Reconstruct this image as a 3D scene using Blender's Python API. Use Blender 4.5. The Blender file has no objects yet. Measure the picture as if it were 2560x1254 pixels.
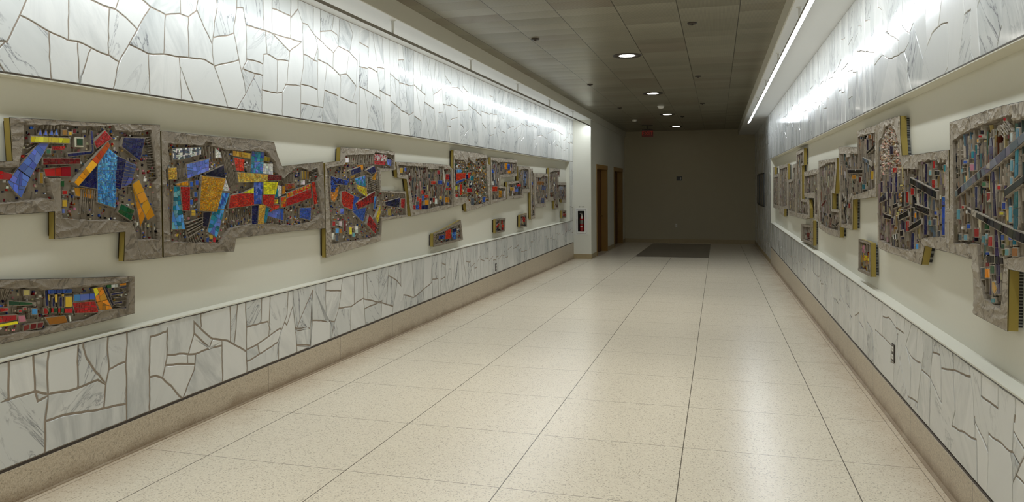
import bpy, bmesh, math, random
import numpy as np
from mathutils import Vector, Matrix, noise
from mathutils.geometry import delaunay_2d_cdt, tessellate_polygon

# ------------------------------------------------------------------ camera, world, exposure
EYE = 1.57            # eye height over the floor under the camera
FPX = 1840.0          # focal length in pixels of the 2560 px wide frame
CY = 463.5            # row of the optical axis (the photo is a crop of the lower part of a frame)
YAW = math.atan(513.0/FPX)
ROLL = 0.005
Fv = Vector((-math.sin(YAW), math.cos(YAW), 0))
R0 = Vector((math.cos(YAW), math.sin(YAW), 0))
Up = Vector((0, 0, 1))
Rv = math.cos(ROLL)*R0 - math.sin(ROLL)*Up
Uv = math.sin(ROLL)*R0 + math.cos(ROLL)*Up
sc = bpy.context.scene
COL = sc.collection
cam_d = bpy.data.cameras.new('camera')
cam = bpy.data.objects.new('camera', cam_d); COL.objects.link(cam)
cam_d.sensor_width = 36.0; cam_d.lens = FPX/2560*36.0
cam_d.shift_y = -(627-CY)/2560.0
cam_d.clip_start = 0.05; cam_d.clip_end = 200
M = Matrix((Rv, Uv, -Fv)).transposed().to_4x4(); M.translation = Vector((0, 0, EYE))
cam.matrix_world = M
sc.camera = cam
w = bpy.data.worlds.new('world'); sc.world = w; w.use_nodes = True
w.node_tree.nodes['Background'].inputs[0].default_value = (0.02, 0.02, 0.018, 1)
w.node_tree.nodes['Background'].inputs[1].default_value = 0.3
sc.view_settings.view_transform = 'Standard'; sc.view_settings.look = 'None'
sc.view_settings.gamma = 1.0; sc.view_settings.use_curve_mapping = False
sc.view_settings.exposure = 0.9
LAMP_STRENGTH = 18.5        # the two long pendant lamps
DOWNLIGHT_STRENGTH = 9.0
DOWNLIGHT_WATTS = {-2.8: 110, 1.5: 110, 5.85: 100, 10.3: 80, 14.7: 45, 19.2: 1.5, 23.3: 1.5}

# ------------------------------------------------------------------ the hall's measures (metres)
XL, XR = -3.48, 1.18          # marble faces
XNL, XNR = -3.575, 1.275        # back of the niches
Y0, YF = -3.0, 25.1           # near end, far wall
YPIER = 18.2; XPIER = -3.03
YNL, YNR = 17.74, 17.74       # far end of the niches
ZN, ZLEDGE, ZBASE = 2.148, 0.700, 0.133
ZSOF, ZCEIL = 3.19, 3.37
SLOPE = 0.0146
YNEAR = Y0
def zfloor(y): return -SLOPE*y
def ray(u, v): return Fv + Rv*((u-1280)/FPX) + Uv*(-(v-CY)/FPX)
def onx(u, v, X):
    d = ray(u, v); t = X/d.x
    return (t*d.y, EYE+t*d.z)
def onz(u, v, Z):
    d = ray(u, v); t = (Z-EYE)/d.z
    return (t*d.x, t*d.y)

# ------------------------------------------------------------------ materials
def lin(c):
    c = c/255.0
    return c/12.92 if c <= 0.04045 else ((c+0.055)/1.055)**2.4
def rgb(r, g, b, k=1.0): return (lin(r)*k, lin(g)*k, lin(b)*k, 1.0)
MATS = {}
class NT:
    def __init__(s, name):
        m = bpy.data.materials.new(name); m.use_nodes = True
        s.m = m; s.t = m.node_tree; s.b = s.t.nodes['Principled BSDF']; MATS[name] = m
        s.tc = s.t.nodes.new('ShaderNodeTexCoord')
    def n(s, typ, **kw):
        nd = s.t.nodes.new('ShaderNode'+typ)
        for k, v in kw.items():
            if k.startswith('i_'):
                key = k[2:]; key = int(key) if key.isdigit() else key
                nd.inputs[key].default_value = v
            else: setattr(nd, k, v)
        return nd
    def l(s, a, b): s.t.links.new(a, b)
    def math(s, op, a, b=None, c=None, clamp=False):
        nd = s.t.nodes.new('ShaderNodeMath'); nd.operation = op; nd.use_clamp = clamp
        for i, v in enumerate((a, b, c)):
            if v is None: continue
            if isinstance(v, (int, float)): nd.inputs[i].default_value = v
            else: s.l(v, nd.inputs[i])
        return nd.outputs[0]
    def mix(s, f, a, b, mode='MIX'):
        nd = s.t.nodes.new('ShaderNodeMix'); nd.data_type = 'RGBA'; nd.blend_type = mode
        for i, v in ((0, f), (6, a), (7, b)):
            if isinstance(v, (int, float, tuple)): nd.inputs[i].default_value = v
            else: s.l(v, nd.inputs[i])
        return nd.outputs[2]
    def ramp(s, f, stops):
        nd = s.t.nodes.new('ShaderNodeValToRGB'); e = nd.color_ramp.elements
        while len(e) < len(stops): e.new(0.5)
        for x, (p, c) in zip(e, stops):
            x.position = p; x.color = c if isinstance(c, tuple) else (c, c, c, 1)
        s.l(f, nd.inputs[0]); return nd.outputs[0]
    def noise(s, vec, scale, detail=3, rough=0.5, dist=0.0):
        nd = s.n('TexNoise', i_Scale=scale, i_Detail=detail, i_Roughness=rough, i_Distortion=dist)
        if vec is not None: s.l(vec, nd.inputs['Vector'])
        return nd
    def mapping(s, vec, scale=(1, 1, 1), loc=(0, 0, 0), rot=(0, 0, 0)):
        nd = s.n('Mapping'); s.l(vec, nd.inputs[0]); nd.inputs['Scale'].default_value = scale
        nd.inputs['Location'].default_value = loc; nd.inputs['Rotation'].default_value = rot
        return nd.outputs[0]
    def set(s, **kw):
        for k, v in kw.items():
            k = k.replace('_', ' ')
            if isinstance(v, (int, float, tuple)): s.b.inputs[k].default_value = v
            else: s.l(v, s.b.inputs[k])
    def bump(s, h, strength=0.3, dist=0.01):
        nd = s.n('Bump', i_Strength=strength, i_Distance=dist); s.l(h, nd.inputs['Height'])
        s.l(nd.outputs[0], s.b.inputs['Normal'])

def plain(name, c, rough=0.5, metal=0.0, bump=0.0, bscale=40.0, var=0.06):
    t = NT(name); n = t.noise(t.tc.outputs['Object'], bscale, 3)
    dark = tuple(x*(1-var) for x in c[:3])+(1,)
    t.set(Base_Color=t.mix(n.outputs[0], dark, c), Roughness=rough, Metallic=metal)
    if bump: t.bump(n.outputs[0], bump, 0.004)
    return t.m

def emit(name, c, k):
    t = NT(name); t.set(Base_Color=(0.8, 0.8, 0.8, 1), Emission_Color=c, Emission_Strength=k)
    return t.m

# polished marble; every stone carries its own random numbers in 'rnd'
def marble():
    t = NT('marble'); P = t.tc.outputs['Object']
    a = t.n('Attribute', attribute_name='rnd'); sp = t.n('SeparateColor'); t.l(a.outputs['Color'], sp.inputs[0])
    off = t.n('VectorMath', operation='SCALE'); t.l(a.outputs['Color'], off.inputs[0]); off.inputs['Scale'].default_value = 37.0
    rot = t.n('VectorRotate', rotation_type='X_AXIS'); t.l(P, rot.inputs['Vector'])
    t.l(t.math('MULTIPLY', t.math('SUBTRACT', sp.outputs[0], 0.5), 1.9), rot.inputs['Angle'])
    ad = t.n('VectorMath', operation='ADD'); t.l(rot.outputs[0], ad.inputs[0]); t.l(off.outputs[0], ad.inputs[1])
    V = t.mapping(ad.outputs[0], scale=(1.0, 3.2, 0.75))
    n1 = t.noise(V, 1.5, 6, 0.6, 1.3)
    d = t.math('ABSOLUTE', t.math('SUBTRACT', n1.outputs[0], 0.5))
    vein = t.ramp(d, [(0.0, 1.0), (0.005, 0.45), (0.022, 0.0)])
    n2 = t.noise(ad.outputs[0], 1.4, 2, 0.5)
    amt = t.math('MULTIPLY', t.math('SUBTRACT', t.math('ADD', n2.outputs[0], t.math('MULTIPLY', sp.outputs[1], 0.5)), 0.72), 4.0, clamp=True)
    n3 = t.noise(V, 3.0, 5, 0.6, 0.6)
    cloud = t.ramp(n3.outputs[0], [(0.40, 0.0), (0.66, 1.0)])
    base = t.mix(sp.outputs[1], rgb(222, 222, 218), rgb(204, 206, 203))
    base = t.mix(t.math('MULTIPLY', cloud, t.math('MULTIPLY', t.math('POWER', sp.outputs[2], 2.2), 0.68)), base, rgb(158, 162, 162))
    base = t.mix(t.math('MULTIPLY', t.math('MULTIPLY', vein, amt), 0.9), base, rgb(82, 82, 92))
    t.set(Base_Color=base, Roughness=0.115, IOR=1.5, Specular_IOR_Level=0.3)
    n5 = t.noise(P, 3, 2, 0.5); t.bump(n5.outputs[0], 0.12, 0.006)
    return t.m
marble()

def terrazzo(name, c1, c2, joints=False, rough=0.22, dirt_lo=None):
    t = NT(name); P = t.tc.outputs['Object']
    s = t.n('SeparateXYZ'); t.l(P, s.inputs[0])
    v = t.n('TexVoronoi', i_Scale=150.0); t.l(P, v.inputs['Vector'])
    sepc = t.n('SeparateColor'); t.l(v.outputs['Color'], sepc.inputs[0])
    col = t.mix(sepc.outputs[0], c1, c2)
    dark = t.ramp(sepc.outputs[1], [(0.90, 0.0), (0.92, 1.0)])
    col = t.mix(t.math('MULTIPLY', dark, 0.42), col, rgb(112, 98, 82))
    red = t.ramp(sepc.outputs[2], [(0.86, 0.0), (0.9, 1.0)])
    col = t.mix(t.math('MULTIPLY', red, 0.25), col, rgb(190, 168, 140))
    n = t.noise(P, 0.9, 4, 0.6)
    col = t.mix(t.math('MULTIPLY', t.ramp(n.outputs[0], [(0.3, 0.0), (0.8, 1.0)]), 0.10), col, rgb(170, 158, 138))
    if joints:
        # worn brown dirt near both walls
        dl = t.math('SUBTRACT', s.outputs[0], XL); dr = t.math('SUBTRACT', XR, s.outputs[0])
        dist = t.math('MINIMUM', dl, dr)
        n2 = t.noise(P, 3.5, 5, 0.7)
        m = t.math('SUBTRACT', t.math('ADD', 0.10, t.math('MULTIPLY', n2.outputs[0], 0.50)), dist)
        m = t.math('MULTIPLY', t.math('MULTIPLY', m, 2.0, clamp=True), 0.6)
        col = t.mix(m, col, rgb(160, 128, 92))
        def line(coord, pitch, phase, w):
            f = t.math('FRACT', t.math('ADD', t.math('DIVIDE', t.math('SUBTRACT', coord, phase), pitch), 0.5))
            return t.math('LESS_THAN', t.math('ABSOLUTE', t.math('SUBTRACT', f, 0.5)), w/pitch/2)
        jx = line(s.outputs[0], 0.923, -0.213, 0.0060); jy = line(s.outputs[1], 0.908, 3.80, 0.0050)
        e1 = t.math('LESS_THAN', t.math('ABSOLUTE', t.math('SUBTRACT', dist, 0.062)), 0.0025)
        inn = t.math('GREATER_THAN', dist, 0.062)
        j = t.math('MAXIMUM', t.math('MULTIPLY', jx, 1.0), t.math('MULTIPLY', jy, 0.8))
        j = t.math('MAXIMUM', t.math('MULTIPLY', j, inn), t.math('MULTIPLY', e1, 0.7))
        col = t.mix(t.math('MULTIPLY', j, 0.85), col, rgb(70, 60, 48))
    else:
        if dirt_lo is not None:
            f = t.math('FRACT', t.math('ADD', t.math('DIVIDE', t.math('SUBTRACT', s.outputs[1], 3.99), 1.17), 0.5))
            j = t.math('LESS_THAN', t.math('ABSOLUTE', t.math('SUBTRACT', f, 0.5)), 0.0016)
            hz = t.math('ADD', s.outputs[2], t.math('MULTIPLY', s.outputs[1], SLOPE))
            n2 = t.noise(P, 5, 4, 0.6)
            m = t.math('SUBTRACT', t.math('MULTIPLY', n2.outputs[0], 0.16), hz)
            m = t.math('MULTIPLY', t.math('MULTIPLY', m, 14.0, clamp=True), 0.55)
            col = t.mix(m, col, rgb(118, 92, 62))
            col = t.mix(t.math('MULTIPLY', j, 0.8), col, rgb(70, 58, 46))
    t.set(Base_Color=col, IOR=1.5, Roughness=rough)
    return t.m
terrazzo('terrazzo_floor', rgb(238, 229, 208), rgb(226, 216, 195), joints=True, rough=0.27)
terrazzo('terrazzo_base', rgb(204, 192, 170), rgb(178, 164, 142), rough=0.4, dirt_lo=1)
terrazzo('terrazzo_grey', rgb(128, 120, 106), rgb(108, 102, 92), rough=0.3)

def metal_ceiling():
    t = NT('ceiling_panels'); P = t.tc.outputs['Object']; s = t.n('SeparateXYZ'); t.l(P, s.inputs[0])
    def cell(coord, pitch, phase): return t.math('DIVIDE', t.math('SUBTRACT', coord, phase), pitch)
    cx = cell(s.outputs[0], 0.61, -0.38); cy = cell(s.outputs[1], 0.305, 0.1)
    def line(c, w, pitch):
        f = t.math('FRACT', t.math('ADD', c, 0.5))
        return t.math('LESS_THAN', t.math('ABSOLUTE', t.math('SUBTRACT', f, 0.5)), w/pitch/2)
    jx = line(cx, 0.008, 0.61); jy = line(cy, 0.005, 0.305)
    comb = t.n('CombineXYZ'); t.l(t.math('FLOOR', cx), comb.inputs[0]); t.l(t.math('FLOOR', cy), comb.inputs[1])
    wn = t.n('TexWhiteNoise', noise_dimensions='3D'); t.l(comb.outputs[0], wn.inputs['Vector'])
    sepw = t.n('SeparateColor'); t.l(wn.outputs['Color'], sepw.inputs[0])
    # perforation: rows of small holes
    px = t.math('FRACT', t.math('MULTIPLY', s.outputs[0], 1/0.0127)); py = t.math('FRACT', t.math('MULTIPLY', s.outputs[1], 1/0.0127))
    r2 = t.math('ADD', t.math('POWER', t.math('SUBTRACT', px, 0.5), 2), t.math('POWER', t.math('SUBTRACT', py, 0.5), 2))
    hole = t.math('LESS_THAN', r2, 0.045)
    col = t.mix(sepw.outputs[0], rgb(172, 168, 148), rgb(152, 148, 128))
    col = t.mix(t.math('MULTIPLY', t.ramp(sepw.outputs[1], [(0.72, 0.0), (0.95, 1.0)]), 0.5), col, rgb(140, 122, 102))
    n = t.noise(P, 1.3, 4, 0.6)
    col = t.mix(t.math('MULTIPLY', n.outputs[0], 0.25), col, rgb(120, 112, 92))
    col = t.mix(t.math('MULTIPLY', hole, 0.8), col, rgb(38, 32, 26))
    col = t.mix(t.math('MULTIPLY', t.math('MAXIMUM', jx, t.math('MULTIPLY', jy, 0.55)), 0.85), col, rgb(40, 36, 28))
    t.set(Base_Color=col, Roughness=0.32, Metallic=0.5)
    # every pan bulges a little and lies at its own tilt
    fy = t.math('FRACT', t.math('ADD', cy, 0.0)); fx = t.math('FRACT', cx)
    by = t.math('MULTIPLY', fy, t.math('SUBTRACT', 1.0, fy)); bx = t.math('MULTIPLY', fx, t.math('SUBTRACT', 1.0, fx))
    h = t.math('ADD', t.math('MULTIPLY', t.math('ADD', by, bx), 0.5), t.math('MULTIPLY', t.math('MULTIPLY', t.math('SUBTRACT', sepw.outputs[2], 0.5), fy), 1.2))
    t.bump(h, 0.6, 0.02)
    return t.m
metal_ceiling()

def concrete(name='cast_concrete', ca=(184, 174, 158), cb=(140, 130, 114)):
    t = NT(name); P = t.tc.outputs['Object']
    n = t.noise(P, 7, 5, 0.6, 0.8); n2 = t.noise(t.mapping(P, scale=(1, 5, 1)), 22, 4, 0.6, 0.3)
    col = t.mix(n.outputs[0], rgb(*ca), rgb(*cb))
    col = t.mix(t.math('MULTIPLY', t.ramp(n2.outputs[0], [(0.5, 0.0), (0.75, 1.0)]), 0.35), col, rgb(104, 96, 84))
    r = t.math('ABSOLUTE', t.math('SUBTRACT', n.outputs[0], 0.5))
    ridge = t.ramp(r, [(0.0, 1.0), (0.05, 0.3), (0.12, 0.0)])
    n4 = t.noise(P, 4.5, 3, 0.5, 1.2); g = t.ramp(t.math('ABSOLUTE', t.math('SUBTRACT', n4.outputs[0], 0.47)), [(0.0, 1.0), (0.010, 0.7), (0.022, 0.0)])
    col = t.mix(t.math('MULTIPLY', g, 0.55), col, rgb(66, 58, 48))
    t.set(Base_Color=col, Roughness=0.75)
    t.bump(t.math('ADD', ridge, t.math('MULTIPLY', n2.outputs[0], 0.5)), 0.55, 0.006)
    return t.m
concrete()
concrete('umber_concrete', (156, 145, 128), (112, 102, 87))
def concrete_dark():
    t = NT('sunk_concrete'); P = t.tc.outputs['Object']
    n = t.noise(P, 12, 5, 0.6, 0.6)
    t.set(Base_Color=t.mix(n.outputs[0], rgb(150, 139, 122), rgb(108, 98, 84)), Roughness=0.8); t.bump(n.outputs[0], 0.4, 0.004)
    return t.m
concrete_dark()
def corr():
    t = NT('corrugated_backing'); s = t.n('SeparateXYZ'); t.l(t.tc.outputs['Object'], s.inputs[0])
    f = t.math('FRACT', t.math('ADD', t.math('MULTIPLY', s.outputs[2], 1/0.013), t.math('MULTIPLY', s.outputs[1], 1/0.013)))
    x = t.math('LESS_THAN', s.outputs[0], 99.0)
    k = t.math('GREATER_THAN', f, 0.62)
    t.set(Base_Color=t.mix(k, rgb(22, 22, 26), rgb(140, 140, 134)), Roughness=0.5)
    return t.m
corr()
def tiles():
    t = NT('glass_tile'); a = t.n('Attribute', attribute_name='col')
    n = t.noise(t.tc.outputs['Object'], 90, 2)
    t.set(Base_Color=t.mix(t.math('MULTIPLY', n.outputs[0], 0.2), a.outputs['Color'], rgb(10, 10, 12)), Roughness=0.14, IOR=1.5)
    t.bump(n.outputs[0], 0.1, 0.002)
    return t.m
tiles()
def goldtile():
    t = NT('gold_tile'); a = t.n('Attribute', attribute_name='col')
    t.set(Base_Color=a.outputs['Color'], Roughness=0.22, Metallic=0.85); return t.m
goldtile()
plain('gold_paint', rgb(160, 140, 66), 0.42, 0.25, 0.1, 8, 0.22)
plain('cream_paint', rgb(220, 218, 204), 0.6, 0, 0.05, 60, 0.03)
plain('soffit_paint', rgb(226, 226, 222), 0.5, 0, 0.04, 30, 0.02)
plain('fascia_paint', rgb(206, 202, 186), 0.6, 0, 0.04, 30, 0.03)
plain('grout', rgb(164, 150, 134), 0.85, 0, 0.2, 60, 0.2)
plain('reveal_metal', rgb(70, 62, 56), 0.4, 0.4)
plain('trim_metal', rgb(190, 184, 168), 0.4, 0.3)
plain('lamp_housing', rgb(150, 144, 132), 0.5, 0.2)
plain('dark_void', rgb(14, 12, 10), 0.8)
plain('door_wood', rgb(96, 52, 24), 0.35, 0, 0.05, 12, 0.3)
plain('frame_wood', rgb(156, 118, 56), 0.4, 0, 0.05, 12, 0.15)
plain('white_enamel', rgb(226, 224, 216), 0.35)
plain('white_plastic', rgb(225, 222, 212), 0.4)
plain('dark_plastic', rgb(30, 28, 26), 0.4)
plain('dark_steel', rgb(60, 52, 44), 0.4, 0.6)
plain('extinguisher_red', rgb(165, 18, 22), 0.25)
plain('cabinet_dark', rgb(58, 52, 44), 0.6)
plain('picture_paper', rgb(120, 118, 108), 0.35)
plain('black_frame', rgb(14, 12, 12), 0.35)
plain('brass', rgb(150, 120, 70), 0.3, 0.8)
plain('exit_orange', rgb(120, 32, 18), 0.4)
plain('dimmed_far_paint', rgb(180, 170, 142), 0.6, 0, 0.05, 60, 0.03)  # cream paint darkened; the far end's dim light is in the colour
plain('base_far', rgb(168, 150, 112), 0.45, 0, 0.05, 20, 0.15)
plain('slot_mark', rgb(40, 36, 30), 0.5)
emit('lamp_lens', (0.87, 0.94, 1.0, 1), LAMP_STRENGTH)
emit('downlight_lens', (1.0, 0.95, 0.86, 1), DOWNLIGHT_STRENGTH)
plain('exit_red', rgb(226, 64, 44), 0.4)
def glassm():
    t = NT('window_glass'); t.set(Base_Color=(1, 1, 1, 1), Roughness=0.02, Transmission_Weight=1.0, IOR=1.1); return t.m
glassm()

# ------------------------------------------------------------------ mesh helpers
class MB:
    def __init__(s): s.v = []; s.f = []; s.mi = []; s.c = []; s.sm = []
    def face(s, pts, mi=0, c=(1, 1, 1, 1), sm=False):
        b = len(s.v); s.v.extend(tuple(p) for p in pts); s.f.append(tuple(range(b, b+len(pts)))); s.mi.append(mi); s.c.append(c); s.sm.append(sm)
    def idx(s, verts, faces, mi=0, c=(1, 1, 1, 1), sm=False):
        b = len(s.v); s.v.extend(tuple(p) for p in verts)
        for f in faces: s.f.append(tuple(b+i for i in f)); s.mi.append(mi); s.c.append(c); s.sm.append(sm)
    def box(s, x0, x1, y0, y1, z0, z1, mi=0, c=(1, 1, 1, 1)):
        V = [(x0, y0, z0), (x1, y0, z0), (x1, y1, z0), (x0, y1, z0), (x0, y0, z1), (x1, y0, z1), (x1, y1, z1), (x0, y1, z1)]
        s.idx(V, [(0, 3, 2, 1), (4, 5, 6, 7), (0, 1, 5, 4), (1, 2, 6, 5), (2, 3, 7, 6), (3, 0, 4, 7)], mi, c)
    def prism(s, poly, y0, y1, mi=0, c=(1, 1, 1, 1)):      # cross-section (x,z) swept along y
        n = len(poly); V = [(x, y0, z) for x, z in poly]+[(x, y1, z) for x, z in poly]
        F = [tuple(range(n)), tuple(range(2*n-1, n-1, -1))]+[(i, i+n, (i+1) % n+n, (i+1) % n) for i in range(n)]
        s.idx(V, F, mi, c)
    def lathe(s, prof, c0, axis='Z', seg=24, mi=0, c=(1, 1, 1, 1), sm=True):
        V = []; F = []
        for r, h in prof:
            for k in range(seg):
                a = 2*math.pi*k/seg; p = (r*math.cos(a), r*math.sin(a), h)
                if axis == 'Y': p = (p[0], p[2], p[1])
                if axis == 'X': p = (p[2], p[0], p[1])
                V.append((c0[0]+p[0], c0[1]+p[1], c0[2]+p[2]))
        for i in range(len(prof)-1):
            for k in range(seg): F.append((i*seg+k, i*seg+(k+1) % seg, (i+1)*seg+(k+1) % seg, (i+1)*seg+k))
        s.idx(V, F, mi, c, sm)
    def build(s, name, mats, parent=None, recalc=True, attr=None):
        me = bpy.data.meshes.new(name)
        V = s.v
        me.from_pydata(V, [], s.f)
        for m in (mats if isinstance(mats, (list, tuple)) else [mats]): me.materials.append(MATS[m])
        me.polygons.foreach_set('material_index', s.mi); me.polygons.foreach_set('use_smooth', s.sm)
        if attr:
            at = me.color_attributes.new(attr, 'FLOAT_COLOR', 'CORNER')
            tot = np.zeros(len(me.polygons), dtype=np.int32); me.polygons.foreach_get('loop_total', tot)
            at.data.foreach_set('color', np.repeat(np.array(s.c, dtype=np.float32), tot, axis=0).ravel())
        if recalc:
            bm = bmesh.new(); bm.from_mesh(me); bmesh.ops.remove_doubles(bm, verts=bm.verts, dist=1e-5)
            bmesh.ops.recalc_face_normals(bm, faces=bm.faces); bm.to_mesh(me); bm.free()
        me.update()
        o = bpy.data.objects.new(name, me); COL.objects.link(o)
        if parent is not None:
            o.parent = parent; o.matrix_parent_inverse = parent.matrix_world.inverted()
        return o
def empty(name, loc=(0, 0, 0), parent=None):
    o = bpy.data.objects.new(name, None); COL.objects.link(o); o.location = loc
    o.matrix_world = Matrix.Translation(loc)
    o.empty_display_size = 0.1
    return o
def tag(o, label=None, cat=None, group=None, kind=None):
    if label: o['label'] = label
    if cat: o['category'] = cat
    if group: o['group'] = group
    if kind: o['kind'] = kind
    return o
def struct(o): o['kind'] = 'structure'; return o
def textobj(name, body, size, loc, rot, mat, parent, depth=0.001):
    cu = bpy.data.curves.new(name, 'FONT'); cu.body = body; cu.size = size; cu.extrude = depth
    cu.align_x = 'CENTER'; cu.align_y = 'CENTER'
    tmp = bpy.data.objects.new(name+'_t', cu); COL.objects.link(tmp)
    bpy.context.view_layer.update()
    me = bpy.data.meshes.new_from_object(tmp.evaluated_get(bpy.context.evaluated_depsgraph_get()))
    bpy.data.objects.remove(tmp)
    me.materials.clear(); me.materials.append(MATS[mat])
    o = bpy.data.objects.new(name, me); COL.objects.link(o)
    o.matrix_world = Matrix.Translation(loc) @ rot.to_matrix().to_4x4()
    if parent is not None:
        mw = o.matrix_world.copy(); o.parent = parent; o.matrix_parent_inverse = parent.matrix_world.inverted(); o.matrix_world = mw
    return o

# ------------------------------------------------------------------ polygons in a wall plane
def area(p): return 0.5*sum(p[i][0]*p[(i+1) % len(p)][1]-p[(i+1) % len(p)][0]*p[i][1] for i in range(len(p)))
def ccw(p): return list(p) if area(p) > 0 else list(reversed(p))
def halfsplit(poly, p, n):
    A, B = [], []; L = len(poly)
    ds = [(q[0]-p[0])*n[0]+(q[1]-p[1])*n[1] for q in poly]
    for i in range(L):
        q, r = poly[i], poly[(i+1) % L]; a, b = ds[i], ds[(i+1) % L]
        if a >= 0: A.append(q)
        if a <= 0: B.append(q)
        if a*b < 0:
            t = a/(a-b); m = (q[0]+(r[0]-q[0])*t, q[1]+(r[1]-q[1])*t); A.append(m); B.append(m)
    return A, B
def partition(poly, target, rng, ang=0.0, elong=1.0, jit=0.35):
    """cut a convex outline into irregular pieces of about target area, long along direction ang"""
    out = []; st = [poly]; ca, sa = math.cos(ang), math.sin(ang)
    while st:
        q = st.pop()
        if len(q) < 3: continue
        ar = abs(area(q))
        if ar < target*rng.uniform(0.7, 1.5):
            if ar > target*0.04: out.append(q)
            continue
        us = [x*ca+y*sa for x, y in q]; vs = [-x*sa+y*ca for x, y in q]
        lu, lv = (max(us)-min(us))/elong, max(vs)-min(vs)
        t = rng.uniform(0.36, 0.64); d = rng.gauss(0, jit)
        if lu > lv: cu = min(us)+(max(us)-min(us))*t; cv = (max(vs)+min(vs))/2; an = ang+d
        else: cv = min(vs)+(max(vs)-min(vs))*t; cu = (max(us)+min(us))/2; an = ang+math.pi/2+d
        c = (cu*ca-cv*sa, cu*sa+cv*ca)
        A, B = halfsplit(q, c, (math.cos(an), math.sin(an)))
        if len(A) < 3 or len(B) < 3: out.append(q); continue
        st.append(A); st.append(B)
    return out
def subdiv(p, step):
    out = []
    for i in range(len(p)):
        a, b = p[i], p[(i+1) % len(p)]; n = max(1, int(math.hypot(b[0]-a[0], b[1]-a[1])/step))
        for k in range(n): out.append((a[0]+(b[0]-a[0])*k/n, a[1]+(b[1]-a[1])*k/n))
    return out
def inset(p, d):
    p = ccw(p); n = len(p); out = []
    for i in range(n):
        a, b, c = p[i-1], p[i], p[(i+1) % n]
        e1 = (b[0]-a[0], b[1]-a[1]); e2 = (c[0]-b[0], c[1]-b[1])
        l1 = math.hypot(*e1) or 1e-9; l2 = math.hypot(*e2) or 1e-9
        n1 = (-e1[1]/l1, e1[0]/l1); n2 = (-e2[1]/l2, e2[0]/l2)
        m = (n1[0]+n2[0], n1[1]+n2[1]); k = 1+n1[0]*n2[0]+n1[1]*n2[1]
        k = max(k, 0.35)
        out.append((b[0]+m[0]*d/k, b[1]+m[1]*d/k))
    return out
def inpoly(pts, poly):
    x = pts[:, 0]; y = pts[:, 1]; r = np.zeros(len(pts), bool); n = len(poly)
    for i in range(n):
        x1, y1 = poly[i]; x2, y2 = poly[(i+1) % n]
        if y1 == y2: continue
        c = ((y1 > y) != (y2 > y)) & (x < (x2-x1)*(y-y1)/(y2-y1)+x1); r ^= c
    return r
def in1(p, poly):
    r = False
    for i in range(len(poly)):
        x1, y1 = poly[i]; x2, y2 = poly[(i+1) % len(poly)]
        if (y1 > p[1]) != (y2 > p[1]) and p[0] < (x2-x1)*(p[1]-y1)/(y2-y1)+x1: r = not r
    return r
def distsegs(pts, poly):
    d = np.full(len(pts), 1e9)
    for i in range(len(poly)):
        a = np.array(poly[i]); b = np.array(poly[(i+1) % len(poly)]); ab = b-a; L = max(ab.dot(ab), 1e-12)
        t = np.clip(((pts-a)@ab)/L, 0, 1); q = a+t[:, None]*ab; d = np.minimum(d, np.hypot(*(pts-q).T))
    return d

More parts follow.
